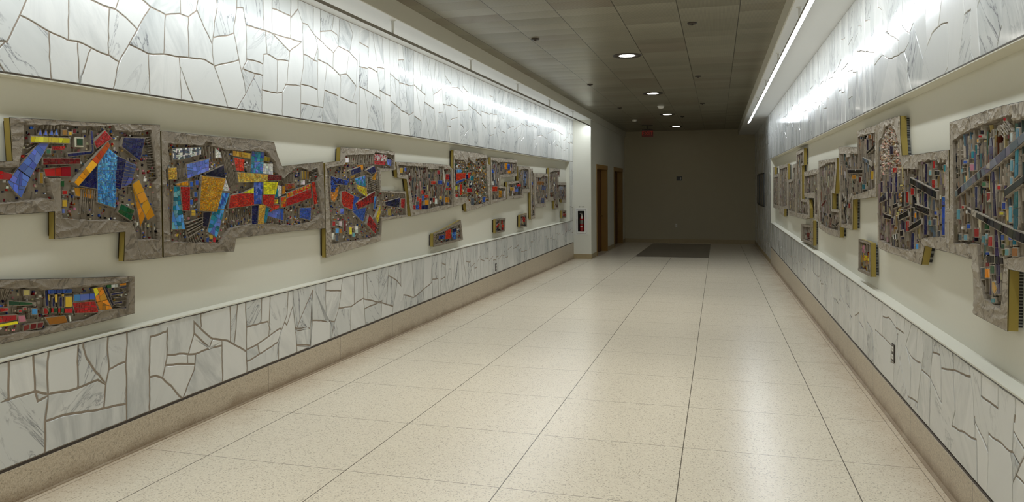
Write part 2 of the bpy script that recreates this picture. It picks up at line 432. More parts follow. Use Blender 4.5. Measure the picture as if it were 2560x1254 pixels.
def arrangement(lines, rect, tol):
    """joint lines traced on the wall -> closed stones (faces of the planar graph)"""
    y0, y1, z0, z1 = rect
    border = [[(y0, z0), (y1, z0)], [(y1, z0), (y1, z1)], [(y1, z1), (y0, z1)], [(y0, z1), (y0, z0)]]
    L = [list(l) for l in lines]
    allseg = [(l[i], l[i+1], k) for k, l in enumerate(L+border) for i in range(len(l)-1)]
    def near(p, skip):
        best = None; bd = tol
        for a, b, k in allseg:
            if k == skip: continue
            dx, dy = b[0]-a[0], b[1]-a[1]; LL = dx*dx+dy*dy or 1e-12
            t = max(0, min(1, ((p[0]-a[0])*dx+(p[1]-a[1])*dy)/LL)); q = (a[0]+t*dx, a[1]+t*dy)
            d = math.hypot(q[0]-p[0], q[1]-p[1])
            if d < bd: bd = d; best = q
        return best
    for k, l in enumerate(L):
        for end in (0, -1):
            p = l[end]
            if not (y0 < p[0] < y1 and z0 < p[1] < z1): continue
            q = near(p, k)
            if q:
                d = (q[0]-p[0], q[1]-p[1]); m = math.hypot(*d) or 1
                q2 = (q[0]+d[0]/m*0.003, q[1]+d[1]/m*0.003)
                if end == 0: l.insert(0, q2)
                else: l.append(q2)
    segs = [(l[i], l[i+1]) for l in L+border for i in range(len(l)-1) if l[i] != l[i+1]]
    cuts = [[0.0, 1.0] for _ in segs]
    for i in range(len(segs)):
        (ax, ay), (bx, by) = segs[i]; rx, ry = bx-ax, by-ay
        for j in range(i+1, len(segs)):
            (cx, cy), (dx, dy) = segs[j]; sx, sy = dx-cx, dy-cy
            den = rx*sy-ry*sx
            if abs(den) < 1e-12: continue
            t = ((cx-ax)*sy-(cy-ay)*sx)/den; u = ((cx-ax)*ry-(cy-ay)*rx)/den
            if -1e-9 <= t <= 1+1e-9 and -1e-9 <= u <= 1+1e-9: cuts[i].append(t); cuts[j].append(u)
    vid = {}; vs = []
    def key(p):
        k = (round(p[0]/0.003), round(p[1]/0.003))
        for dx in (0, -1, 1):
            for dy in (0, -1, 1):
                kk = (k[0]+dx, k[1]+dy)
                if kk in vid: return vid[kk]
        vid[k] = len(vs); vs.append(p); return vid[k]
    E = set()
    for (a, b), c in zip(segs, cuts):
        c = sorted(set(max(0, min(1, t)) for t in c))
        ids = [key((a[0]+(b[0]-a[0])*t, a[1]+(b[1]-a[1])*t)) for t in c]
        for p, q in zip(ids, ids[1:]):
            if p == q: continue
            m = ((vs[p][0]+vs[q][0])/2, (vs[p][1]+vs[q][1])/2)
            if y0-0.004 <= m[0] <= y1+0.004 and z0-0.004 <= m[1] <= z1+0.004: E.add((min(p, q), max(p, q)))
    while True:
        deg = {}
        for p, q in E: deg[p] = deg.get(p, 0)+1; deg[q] = deg.get(q, 0)+1
        bad = [e for e in E if deg[e[0]] == 1 or deg[e[1]] == 1]
        if not bad: break
        E -= set(bad)
    adj = {}
    for p, q in E: adj.setdefault(p, []).append(q); adj.setdefault(q, []).append(p)
    for p in adj: adj[p].sort(key=lambda q: math.atan2(vs[q][1]-vs[p][1], vs[q][0]-vs[p][0]))
    seen = set(); faces = []
    for p in adj:
        for q in adj[p]:
            if (p, q) in seen: continue
            f = []; a, b = p, q
            while (a, b) not in seen:
                seen.add((a, b)); f.append(a); nb = adj[b]; a, b = b, nb[(nb.index(a)-1) % len(nb)]
            poly = [vs[i] for i in f]
            if len(poly) >= 3 and area(poly) > 4e-4: faces.append(poly)
    return faces

def warp(p, k=0.006):
    a = noise.noise(Vector((p[0]*9, p[1]*9, 3.1))); b = noise.noise(Vector((p[0]*9, p[1]*9, 8.7)))
    c = noise.noise(Vector((p[0]*34, p[1]*34, 1.1))); d = noise.noise(Vector((p[0]*34, p[1]*34, 5.7)))
    return (p[0]+k*a+k*0.5*c, p[1]+k*b+k*0.5*d)
def stones_mesh(name, polys, X, n, gap, seed, parent, rect, thick=0.006):
    rng = random.Random(seed); mb = MB(); y0, y1, z0, z1 = rect
    for q in polys:
        if abs(area(q)) < 3e-4: continue
        s = subdiv(ccw(q), 0.035); s2 = []
        for p in s:
            e = (abs(p[0]-y0) < 1e-3 or abs(p[0]-y1) < 1e-3 or abs(p[1]-z0) < 1e-3 or abs(p[1]-z1) < 1e-3)
            s2.append(p if e else warp(p, 0.008))
        a = inset(s2, gap/2); b = inset(s2, gap/2+0.0025)
        c = (rng.random(), rng.random()**1.2, rng.random(), 1)
        N = len(a); xb = X-n*0.0022; xg = X-n*thick
        ty, tz = rng.gauss(0, 0.004), rng.gauss(0, 0.004); cy0 = sum(p[0] for p in a)/N; cz0 = sum(p[1] for p in a)/N
        V = [(X+max(-0.002, min(0.002, ty*(p[0]-cy0)+tz*(p[1]-cz0))), p[0], p[1]) for p in b]+[(xb, p[0], p[1]) for p in a]+[(xg, p[0], p[1]) for p in a]
        F = [tuple(range(N))]+[(i, (i+1) % N, N+(i+1) % N, N+i) for i in range(N)]+[(N+i, N+(i+1) % N, 2*N+(i+1) % N, 2*N+i) for i in range(N)]
        mb.idx(V, F, 0, c)
    o = mb.build(name, 'marble', parent, recalc=True, attr='rnd')
    return o
# ------------------------------------------------------------------ floor, ceiling, soffits
def sloped(mb, x0, x1, y0, y1, dz0, dz1, mi=0):
    """box whose bottom and top follow the ramp"""
    V = [(x0, y0, zfloor(y0)+dz0), (x1, y0, zfloor(y0)+dz0), (x1, y1, zfloor(y1)+dz0), (x0, y1, zfloor(y1)+dz0),
         (x0, y0, zfloor(y0)+dz1), (x1, y0, zfloor(y0)+dz1), (x1, y1, zfloor(y1)+dz1), (x0, y1, zfloor(y1)+dz1)]
    mb.idx(V, [(0, 3, 2, 1), (4, 5, 6, 7), (0, 1, 5, 4), (1, 2, 6, 5), (2, 3, 7, 6), (3, 0, 4, 7)], mi)
m = MB(); sloped(m, -4.4, 1.7, Y0-0.2, YF+0.2, -0.2, 0.0)
floor = struct(m.build('floor', 'terrazzo_floor'))
m = MB(); sloped(m, -2.059, -0.213, 19.2, 24.72, -0.01, 0.0015)
m.build('grey_inlay', 'terrazzo_grey', floor)
m = MB(); m.box(-3.02, 0.70, Y0-0.1, YF+0.1, ZCEIL, ZCEIL+0.1)
ceiling = struct(m.build('ceiling', 'ceiling_panels'))
m = MB(); m.prism([(-4.0, ZSOF), (-2.995, ZSOF), (-2.995, ZCEIL+0.1), (-4.0, ZCEIL+0.1)], Y0-0.1, YPIER, 0)
m.build('soffit_left', 'soffit_paint', ceiling)
m = MB(); m.box(-3.006, -2.985, Y0-0.1, YF, ZSOF+0.002, ZCEIL-0.001)
m.build('soffit_edge_left', 'fascia_paint', ceiling)
m = MB(); m.box(0.672, 1.7, Y0-0.1, YF+0.1, ZSOF, ZCEIL+0.1)
m.build('soffit_right', 'soffit_paint', ceiling)
m = MB(); m.box(0.660, 0.676, Y0-0.1, YF, ZSOF+0.002, ZCEIL-0.001)
m.build('soffit_edge_right', 'fascia_paint', ceiling)

# ------------------------------------------------------------------ left wall (niche, marble bands)
m = MB()
m.box(-4.2, XNL, Y0, YPIER, -0.6, ZCEIL)
m.box(XNL-0.01, XL-0.006, Y0, YPIER, -0.5, ZLEDGE)
m.box(XNL-0.01, XL-0.006, Y0, YPIER, ZN, ZSOF)
m.box(XNL-0.01, XL-0.006, YNL, YPIER, ZLEDGE, ZN)
wall_left = struct(m.build('wall_left', 'cream_paint'))
m = MB(); m.box(XR+0.006, XNR+0.01, Y0, YF, -0.6, ZLEDGE)
m.box(XNR, 1.9, Y0, YF+0.1, -0.6, ZCEIL)
m.box(XR+0.006, XNR+0.01, Y0, YF, ZN, ZSOF)
m.box(XR+0.006, XNR+0.01, YNR, YF, ZLEDGE, ZN)
wall_right = struct(m.build('wall_right', 'cream_paint'))
def grouts(parent, X, n, rects):
    mb = MB()
    for (y0, y1, z0, z1) in rects:
        xa, xb = sorted((X-n*0.0055, X-n*0.0065))
        mb.box(xa, xb, y0, y1, z0, z1)
    return mb.build('grout_bed', 'grout', parent)
grouts(wall_left, XL, 1, [(Y0, YPIER, ZBASE+0.012, ZLEDGE-0.008), (Y0, YPIER, ZN+0.006, ZSOF), (YNL+0.006, YPIER, ZLEDGE-0.008, ZN+0.006)])
ZB2 = -0.13
grouts(wall_right, XR, -1, [(Y0, 17.8, ZBASE+0.012, ZLEDGE-0.008), (Y0, YF, ZN+0.006, ZSOF), (YNR+0.006, YF, ZLEDGE-0.008, ZN+0.006), (17.8, YF, -0.35, ZLEDGE-0.008)])
# painted returns and metal edge trims round the niches
def niche_trim(parent, X, n, yend):
    mb = MB()
    def bx(xa, xb, *r): mb.box(min(xa, xb), max(xa, xb), *r)
    bx(X-n*0.0945, X+n*0.003, Y0, yend, ZLEDGE-0.008, ZLEDGE+0.002)
    bx(X-n*0.0945, X+n*0.002, Y0, yend, ZN-0.002, ZN+0.006)
    bx(X-n*0.0945, X+n*0.002, yend-0.002, yend+0.006, ZLEDGE, ZN)
    return mb.build('niche_lining', 'cream_paint', parent)
niche_trim(wall_left, XL, 1, YNL); niche_trim(wall_right, XR, -1, YNR)
def edge_trim(parent, X, n, yend):
    mb = MB()
    def bx(xa, xb, *r): mb.box(min(xa, xb), max(xa, xb), *r)
    bx(X-n*0.004, X+n*0.0045, Y0, yend+0.009, ZLEDGE-0.0105, ZLEDGE-0.0075)
    bx(X-n*0.004, X+n*0.0035, Y0, yend+0.009, ZN+0.005, ZN+0.0085)
    bx(X-n*0.004, X+n*0.0035, yend+0.005, yend+0.009, ZLEDGE, ZN+0.006)
    return mb.build('edge_trim', 'reveal_metal', parent)
edge_trim(wall_left, XL, 1, YNL); edge_trim(wall_right, XR, -1, YNR)
m = MB(); m.box(XL-0.006, XL+0.001, Y0, YPIER, ZBASE, ZBASE+0.012)
m.build('reveal_strip', 'reveal_metal', wall_left)
m = MB(); m.box(XR-0.001, XR+0.006, Y0, 17.9, ZBASE, ZBASE+0.012)
m.build('reveal_strip', 'reveal_metal', wall_right)

def baseboard(name, x0, x1, y0, y1, ztop, mat, sl=True, zt2=None):
    mb = MB(); V = []
    N = 2
    zb0, zb1 = zfloor(y0)-0.05, zfloor(y1)-0.05
    t0, t1 = (ztop, ztop if zt2 is None else zt2)
    V = [(x0, y0, zb0), (x1, y0, zb0), (x1, y1, zb1), (x0, y1, zb1), (x0, y0, t0), (x1, y0, t0), (x1, y1, t1), (x0, y1, t1)]
    mb.idx(V, [(0, 3, 2, 1), (4, 5, 6, 7), (0, 1, 5, 4), (1, 2, 6, 5), (2, 3, 7, 6), (3, 0, 4, 7)])
    return struct(mb.build(name, mat))
bl = baseboard('baseboard_left', XL-0.006, XL+0.008, Y0, YPIER, ZBASE, 'terrazzo_base')
br = baseboard('baseboard_right', XR-0.008, XR+0.006, Y0, 17.8, ZBASE, 'terrazzo_base')
baseboard('baseboard_right_far', XR-0.006, XR+0.006, 17.8, YF, zfloor(17.8)+0.10, 'base_far', zt2=zfloor(YF)+0.10)
def curb(parent, x0, x1, y0, y1):
    mb = MB(); sloped(mb, x0, x1, y0, y1, 0.0, 0.006); mb.build('curb_strip', 'terrazzo_base', parent)
curb(bl, XL+0.008, XL+0.03, Y0, YPIER); curb(br, XR-0.03, XR-0.008, Y0, 17.8)

# ------------------------------------------------------------------ far wall, near wall, pier and door wall
m = MB(); m.box(-4.4, 1.9, YF, YF+0.15, -0.7, ZCEIL+0.1); wall_back = struct(m.build('wall_back', 'dimmed_far_paint'))
m = MB(); m.box(-4.2, 1.9, Y0-0.15, Y0, -0.1, ZCEIL+0.1); struct(m.build('wall_front', 'cream_paint'))
baseboard('baseboard_back', XPIER, XR, YF-0.012, YF, zfloor(YF)+0.13, 'base_far')
D1 = (19.10, 20.95); D2 = (22.45, 24.45); DH = 2.03
def ony(u, v, Y):
    d = ray(u, v); t = Y/d.y; return (t*d.x, EYE+t*d.z)
fx0, fz1 = ony(1441.0, 523, YPIER); fx1, fz0 = ony(1466.0, 583, YPIER); FDEP = 0.19
m = MB()
m.box(-4.2, XPIER, YPIER+FDEP, D1[0], -0.7, ZCEIL); m.box(-4.2, fx0, YPIER, YPIER+FDEP, -0.7, ZCEIL); m.box(fx1, XPIER, YPIER, YPIER+FDEP, -0.7, ZCEIL)
m.box(fx0, fx1, YPIER, YPIER+FDEP, -0.7, fz0); m.box(fx0, fx1, YPIER, YPIER+FDEP, fz1, ZCEIL); m.box(-4.2, XPIER, D1[1], D2[0], -0.7, ZCEIL); m.box(-4.2, XPIER, D2[1], YF, -0.7, ZCEIL)
m.box(-4.2, XPIER, D1[0], D1[1], DH, ZCEIL); m.box(-4.2, XPIER, D2[0], D2[1], DH, ZCEIL)
m.box(-4.25, -4.2, YPIER, YF, -0.7, ZCEIL)
wall_pier = struct(m.build('wall_pier', 'cream_paint'))
bm_ = MB()
def slb(x0, x1, y0, y1): sloped(bm_, x0, x1, y0, y1, -0.03, 0.115)
slb(XL, XPIER+0.008, YPIER-0.008, YPIER); slb(XPIER, XPIER+0.008, YPIER, D1[0]-0.07); slb(XPIER, XPIER+0.008, D1[1]+0.07, D2[0]-0.07); slb(XPIER, XPIER+0.008, D2[1]+0.07, YF)
struct(bm_.build('baseboard_pier', 'base_far'))
def door(k, y0, y1, leafmat):
    zf = zfloor(y1)-0.02
    fr = MB()
    fr.box(-3.19, XPIER+0.012, y0-0.06, y0+0.02, zf, DH+0.07); fr.box(-3.19, XPIER+0.012, y1-0.02, y1+0.06, zf, DH+0.07)
    fr.box(-3.19, XPIER+0.018, y0-0.065, y1+0.065, DH-0.03, DH+0.085)
    d = struct(fr.build('door_%d' % k, 'frame_wood'))
    lf = MB(); lf.box(-3.24, -3.195, y0-0.02, y1+0.02, zf, DH)
    l = lf.build('door_leaf', leafmat, d)
    h = MB(); h.lathe([(0.0, 0.0), (0.03, 0.0), (0.03, 0.008), (0.012, 0.012), (0.012, 0.04), (0.028, 0.05), (0.028, 0.065), (0.0, 0.07)], (-3.195, y1-0.12, 0.70), 'X', 16)
    h.build('door_knob', 'brass', l)
    for hz in (0.0, 0.75, 1.6):
        s = MB(); s.lathe([(0.0, 0.0), (0.012, 0.0), (0.012, 0.11), (0.0, 0.11)], (-3.185, y0+0.04, hz), 'Z', 10); s.build('door_hinge', 'brass', l)
    return d
door(1, *D1, 'door_wood'); door(2, *D2, 'door_wood')
# ------------------------------------------------------------------ marble crazy paving
def traced(lines, ox, oy, s, X): return [[onx(ox+x/s, oy+y/s, X) for x, y in l] for l in lines]
LB = [[(45,575),(40,745)],[(0,762),(45,745),(168,710)],[(165,545),(173,620),(175,710)],[(245,530),(240,640),(238,722)],[(175,710),(238,728)],[(-40,830),(100,800),(190,755)],
[(175,710),(190,755),(232,737)],[(238,728),(228,850),(222,1032)],[(238,728),(390,690),(485,655),(525,670)],[(388,492),(388,690)],[(410,485),(430,540),(475,610),(525,670),(512,790)],
[(535,460),(538,590),(525,670)],[(538,600),(620,562)],[(228,850),(350,820),(512,790),(628,770)],[(628,440),(625,570),(628,770),(628,868)],[(740,412),(740,600),(742,820)],
[(742,435),(825,415)],[(828,395),(828,540),(805,635)],[(742,640),(770,632),(805,640),(905,745)],[(828,528),(970,520),(1100,480)],[(822,575),(965,570)],[(928,525),(928,570)],
[(962,350),(960,420),(935,525)],[(970,520),(960,600),(905,745)],[(962,365),(1050,450),(1035,495)],[(960,420),(1035,495)],[(995,345),(998,385)],[(1140,298),(1140,455)],
[(1050,450),(1130,458)],[(1100,455),(1100,675)],[(1130,458),(1220,510)],[(1215,280),(1220,400),(1222,630)],[(1175,300),(1160,470)],[(1220,392),(1290,370),(1325,365),(1335,400)],[(1295,265),(1292,370)],
[(1335,250),(1332,400),(1330,440)],[(1220,500),(1275,475),(1385,395),(1395,400)],[(1275,475),(1285,525),(1222,560)],[(1285,525),(1375,465),(1395,400)],[(1425,235),(1420,330),(1395,400),(1378,470),(1378,570)],
[(1450,225),(1450,300),(1465,430),(1470,520)],[(1420,380),(1448,290)],[(1545,210),(1465,405)],[(1465,405),(1535,395)],[(1548,205),(1535,395),(1535,485)],[(1470,480),(1535,480)],[(105,560),(110,0)]]
LB2 = [[(400,300),(400,440),(390,600)],[(320,470),(390,470)],[(400,435),(500,440)],[(460,275),(460,430),(480,440),(480,530)],[(465,300),(525,300)],[(535,255),(520,380),(500,440),(485,525)],
[(520,380),(575,370),(630,335),(735,360),(765,370)],[(575,370),(570,500)],[(590,240),(590,350)],[(630,220),(632,335),(640,470)],[(640,380),(715,345),(710,430)],[(645,220),(650,340)],[(700,210),(700,345)],
[(745,200),(735,360)],[(745,235),(785,255),(765,370),(760,415)],[(800,175),(800,280),(785,255)],[(815,390),(812,320),(860,330),(905,290)],[(850,170),(860,330)],[(905,165),(900,290),(905,345)],[(940,160),(935,270),(905,290)],[(935,270),(975,225),(980,170)],[(975,225),(985,310),(940,340)]]
T = [[(-200,330),(0,285),(45,290),(55,300)],[(400,-700),(190,0),(145,110),(55,290),(0,335),(-120,360)],[(0,455),(45,525)],[(145,110),(250,165),(350,220),(490,285),(555,300),(650,345),(780,395),(845,440)],
[(350,220),(352,400),(370,580)],[(490,-900),(492,0),(492,285)],[(555,300),(562,480),(570,610)],[(655,345),(605,470),(570,600)],[(775,55),(775,395)],[(492,-80),(655,0),(775,55),(825,70),(900,130),(980,205)],
[(840,-800),(840,0),(825,70)],[(1070,50),(1030,120),(980,205),(845,440),(805,645)],[(840,-130),(1020,0),(1070,50),(1180,100),(1280,95),(1340,120)],[(1180,100),(1165,385)],[(920,320),(1000,350),(1055,380),(1165,385),(1345,410),(1460,430),(1520,465)],
[(1055,380),(1070,690)],[(1340,120),(1345,410)],[(1285,-700),(1285,0),(1285,95)],[(1425,-600),(1410,0),(1395,80),(1340,120)],[(1405,80),(1510,315)],[(1548,-500),(1545,30),(1510,315),(1520,465),(1580,620),(1625,780)],
[(1280,415),(1290,720)],[(1285,480),(1385,740)],[(1700,-400),(1685,60),(1665,180),(1668,240),(1700,430),(1740,600),(1750,670)],[(1525,265),(1668,240)],[(1685,60),(1730,55),(1750,180),(1755,430),(1720,510)],[(1530,470),(1695,430)],
[(1750,180),(1880,215),(2000,255),(2145,300)],[(1865,-300),(1875,100),(1880,215)],[(1935,-300),(1935,235)],[(1890,225),(1898,380)],[(1755,415),(1870,455)],[(1733,495),(1870,540)],[(1898,380),(1875,385),(1870,540),(1865,640),(1865,820)],
[(1750,670),(1810,540)],[(1750,670),(1675,790)],[(1898,380),(1975,425),(2050,435)],[(1935,235),(2062,365),(2055,435),(2040,600),(2010,660),(2010,840)],[(1975,425),(1972,660)],[(2145,300),(2062,365)],[(1865,640),(1972,660),(2010,660)],
[(2068,-200),(2068,265)],[(2120,-200),(2120,70),(2155,170),(2155,300),(2160,380),(2160,480),(2140,600),(2140,870)],[(2068,125),(2120,65)],[(1935,55),(2068,110)],[(2030,600),(2140,610)],[(2155,165),(2190,180),(2240,250),(2260,340),(2230,435)],
[(2160,385),(2260,440)],[(2140,595),(2260,635)],[(2262,350),(2260,640),(2265,765)],[(2140,735),(2190,740),(2290,765)],[(2225,-100),(2230,240)],[(2240,250),(2370,375),(2370,490)],[(2280,-60),(2278,270)],[(2280,225),(2360,220),(2400,250),(2405,330)],
[(2385,50),(2360,220)],[(2420,80),(2405,330),(2370,375)],[(2405,330),(2485,370),(2510,240),(2450,80)],[(2485,370),(2465,530),(2420,530)],[(2262,425),(2325,450),(2425,540),(2420,690)],[(2325,450),(2310,640),(2405,685),(2400,900)],[(2290,890),(2310,640)],
[(2420,690),(2535,740),(2535,920)],[(2465,530),(2535,615),(2510,710)],[(2485,370),(2540,430),(2535,615)]]
RT = [[(920,-300),(920,55),(955,80),(960,420),(895,520),(880,720)],[(1005,-400),(1000,250),(965,240)],[(965,240),(1090,320)],[(1135,-500),(1110,200),(1085,320),(1090,330)],[(1110,200),(1170,265),(1195,200)],[(1170,265),(1165,330),(1130,400),(1070,440),(1005,465),(960,430)],
[(1090,320),(1085,430)],[(1005,465),(940,830)],[(1070,440),(1050,780)],[(1150,-500),(1195,130),(1240,135),(1245,-600)],[(1130,400),(1155,480),(1145,735)],[(1155,560),(1190,710)],[(1195,130),(1205,210),(1275,455),(1268,680)],[(1350,-700),(1350,260),(1275,455)],
[(1350,260),(1420,190),(1470,180)],[(1420,-700),(1420,190)],[(1490,-800),(1470,180),(1475,350),(1468,585)],[(1468,530),(1435,600)],[(1610,-800),(1600,110),(1580,300),(1545,550)],[(1600,110),(1650,80),(1670,0),(1720,-900)],[(1650,80),(1650,400),(1680,480)],
[(1895,-1100),(1895,200),(1850,400)],[(2240,-1200),(2230,240)],[(1895,-200),(2235,-400)]]
RB = [[(505,480),(515,700),(555,770),(565,965),(560,980)],[(515,700),(500,880)],[(575,560),(570,765),(615,800),(615,580)],[(575,765),(565,965)],[(615,680),(655,685),(700,745),(750,785)],[(615,800),(670,860),(665,960)],[(700,620),(705,745),(712,900)],[(640,915),(690,970)],
[(755,670),(750,785)],[(712,790),(710,880),(720,930),(750,905)],[(808,700),(765,845),(762,870),(800,940),(855,970)],[(665,960),(690,970),(683,1110)],[(712,900),(780,1200)],[(765,870),(795,990),(790,1200)],[(835,725),(825,930)],[(865,745),(875,900),(862,1000)],
[(855,970),(860,1010),(835,1230),(840,1280)],[(750,1160),(835,1220)],[(930,780),(930,900),(975,920)],[(968,805),(985,1000),(985,1250)],[(930,905),(915,1070),(910,1350)],[(860,1010),(915,1060),(985,1220)],[(985,1005),(1060,1010),(1165,1060)],[(1055,860),(1060,1010),(1072,1260),(1050,1370)],
[(1155,935),(1185,1160),(1190,1350)],[(1240,1000),(1235,1180),(1340,1250)],[(1345,1080),(1340,1250)],[(1450,1145),(1445,1339)],[(1600,1200),(1590,1500),(1640,1900)]]
RB2 = [[(-60,-20),(0,10),(150,70),(270,150),(480,265),(510,290)],[(480,-60),(485,265)],[(510,290),(515,920)],[(490,10),(685,460)],[(600,-30),(640,0),(680,30),(695,190),(690,400),(685,900),(675,1095)],[(695,200),(900,350),(1030,465),(1065,470)],
[(885,-30),(900,350)],[(1085,150),(1065,470),(1190,700),(1085,920),(1075,920)],[(1090,-110),(1085,150)],[(1035,470),(1070,720),(1075,1254),(1070,1700)],[(1095,150),(1254,450),(1300,520)],[(1300,480),(1254,550),(1190,700)]]
def band_random(y0, y1, z0, z1, seed, tgt=0.085):
    rng = random.Random(seed); out = []; y = y0
    while y < y1-1e-6:
        ye = min(y1, y+rng.uniform(1.2, 2.0))
        if y1-ye < 0.5: ye = y1
        out += partition([(y, z0), (ye, z0), (ye, z1), (y, z1)], tgt, rng, math.pi/2, 1.75, 0.2)
        y = ye
    return out
ZB0, ZB1 = ZBASE+0.012, ZLEDGE-0.0105
ZT0, ZT1 = ZN+0.0085, ZSOF
def yat(u, X): return onx(u, CY, X)[0]
# left lower band
ya, yb = 2.35, yat(1080, XL)
r = (ya, yb, ZB0, ZB1)
polys = arrangement(traced(LB, 0, 620, 1.9775, XL)+traced(LB2, 560, 560, 1.8067, XL), r, 0.05)
fix = []
for q in polys:
    fix += [q] if area(q) < 0.30 else partition(q, 0.12, random.Random(len(fix)), math.pi/2, 1.3, 0.3)
polys = fix+band_random(Y0, ya, ZB0, ZB1, 1)+band_random(yb, YPIER, ZB0, ZB1, 2, 0.06)
stones_mesh('lower_marble', polys, XL, 1, 0.0135, 11, wall_left, (Y0, YPIER, ZB0, ZB1))
# left upper band (and the upright strip at the niche's end)
ya, yb = 2.2, yat(900, XL)
r = (ya, yb, ZT0, ZT1)
polys = arrangement(traced(T, 0, 0, 2.844, XL), r, 0.06)
fix = []
for q in polys:
    fix += [q] if area(q) < 0.42 else partition(q, 0.16, random.Random(len(fix)), math.pi/2, 1.3, 0.3)
polys = fix+band_random(Y0, ya, ZT0, ZT1, 3, 0.13)+band_random(yb, YPIER, ZT0, ZT1, 4, 0.085)
stones_mesh('upper_marble', polys, XL, 1, 0.0095, 12, wall_left, (Y0, YPIER, ZT0, ZT1))
polys = band_random(YNL+0.01, YPIER, ZB1, ZT0, 5, 0.09)
stones_mesh('end_marble', polys, XL, 1, 0.008, 13, wall_left, (YNL+0.01, YPIER, ZB1, ZT0))
# right lower band
yb, ya = yat(2165, XR), 1.75
r = (ya, yb, ZB0, ZB1)
polys = arrangement(traced(RB, 1960, 520, 2.508, XR)+traced(RB2, 2360, 1054, 6.27, XR), r, 0.04)
fix = []
for q in polys:
    fix += [q] if area(q) < 0.3 else partition(q, 0.12, random.Random(len(fix)), math.pi/2, 1.3, 0.3)
polys = fix+band_random(Y0, ya, ZB0, ZB1, 6)+band_random(yb, 17.8, ZB0, ZB1, 7, 0.075)
stones_mesh('lower_marble', polys, XR, -1, 0.010, 14, wall_right, (Y0, 17.8, ZB0, ZB1))
# right upper band
yb, ya = yat(2187, XR), 1.3
r = (ya, yb, ZT0, ZT1)
polys = arrangement(traced(RT, 1900, 0, 3.135, XR), r, 0.05)
fix = []
for q in polys:
    fix += [q] if area(q) < 0.5 else partition(q, 0.2, random.Random(len(fix)), math.pi/2, 1.3, 0.3)
polys = fix+band_random(Y0, ya, ZT0, ZT1, 8, 0.16)+band_random(yb, YF, ZT0, ZT1, 9, 0.10)
stones_mesh('upper_marble', polys, XR, -1, 0.006, 15, wall_right, (Y0, YF, ZT0, ZT1))
polys = band_random(YNR+0.01, YF, ZB1, ZT0, 10, 0.10)+band_random(17.8, YF, -0.25, ZB1, 16, 0.09)
stones_mesh('end_marble', polys, XR, -1, 0.006, 17, wall_right, (YNR+0.01, YF, -0.3, ZT0))
# ------------------------------------------------------------------ mosaic relief panels
RED = (178, 30, 30); DRED = (112, 20, 24); VERM = (208, 56, 32); PERI = (98, 122, 205); NAVY = (18, 24, 84); DNAVY = (12, 16, 48)
BLUE = (48, 86, 178); SKY = (84, 158, 222); TEAL = (30, 128, 146); OCH = (196, 134, 28); GOLD = (206, 164, 62); YEL = (226, 214, 40)
ORA = (226, 142, 28); GRN = (28, 84, 48); WHT = (222, 222, 216); PINK = (206, 140, 150); BLK = (24, 22, 26); SLATE = (84, 92, 104); BRN = (150, 96, 34); LTBL = (104, 158, 170)
PURP = (44, 30, 72)
NAMEC = {RED: 'red', DRED: 'dark red', VERM: 'orange-red', PERI: 'periwinkle blue', NAVY: 'navy blue', DNAVY: 'near-black blue', BLUE: 'blue', SKY: 'sky blue', TEAL: 'teal', OCH: 'ochre', GOLD: 'gold',
         YEL: 'bright yellow', ORA: 'orange', GRN: 'dark green', WHT: 'white', PINK: 'pink', BLK: 'black', SLATE: 'slate grey', BRN: 'brown', LTBL: 'pale blue', PURP: 'dark purple'}
def jitcol(c, rng, k=0.16):
    f = 1+rng.uniform(-k, k); h = [max(0, min(255, x*f+rng.uniform(-9, 9))) for x in c]
    return rgb(*h)
CAV = 0.030      # depth of the sunk field
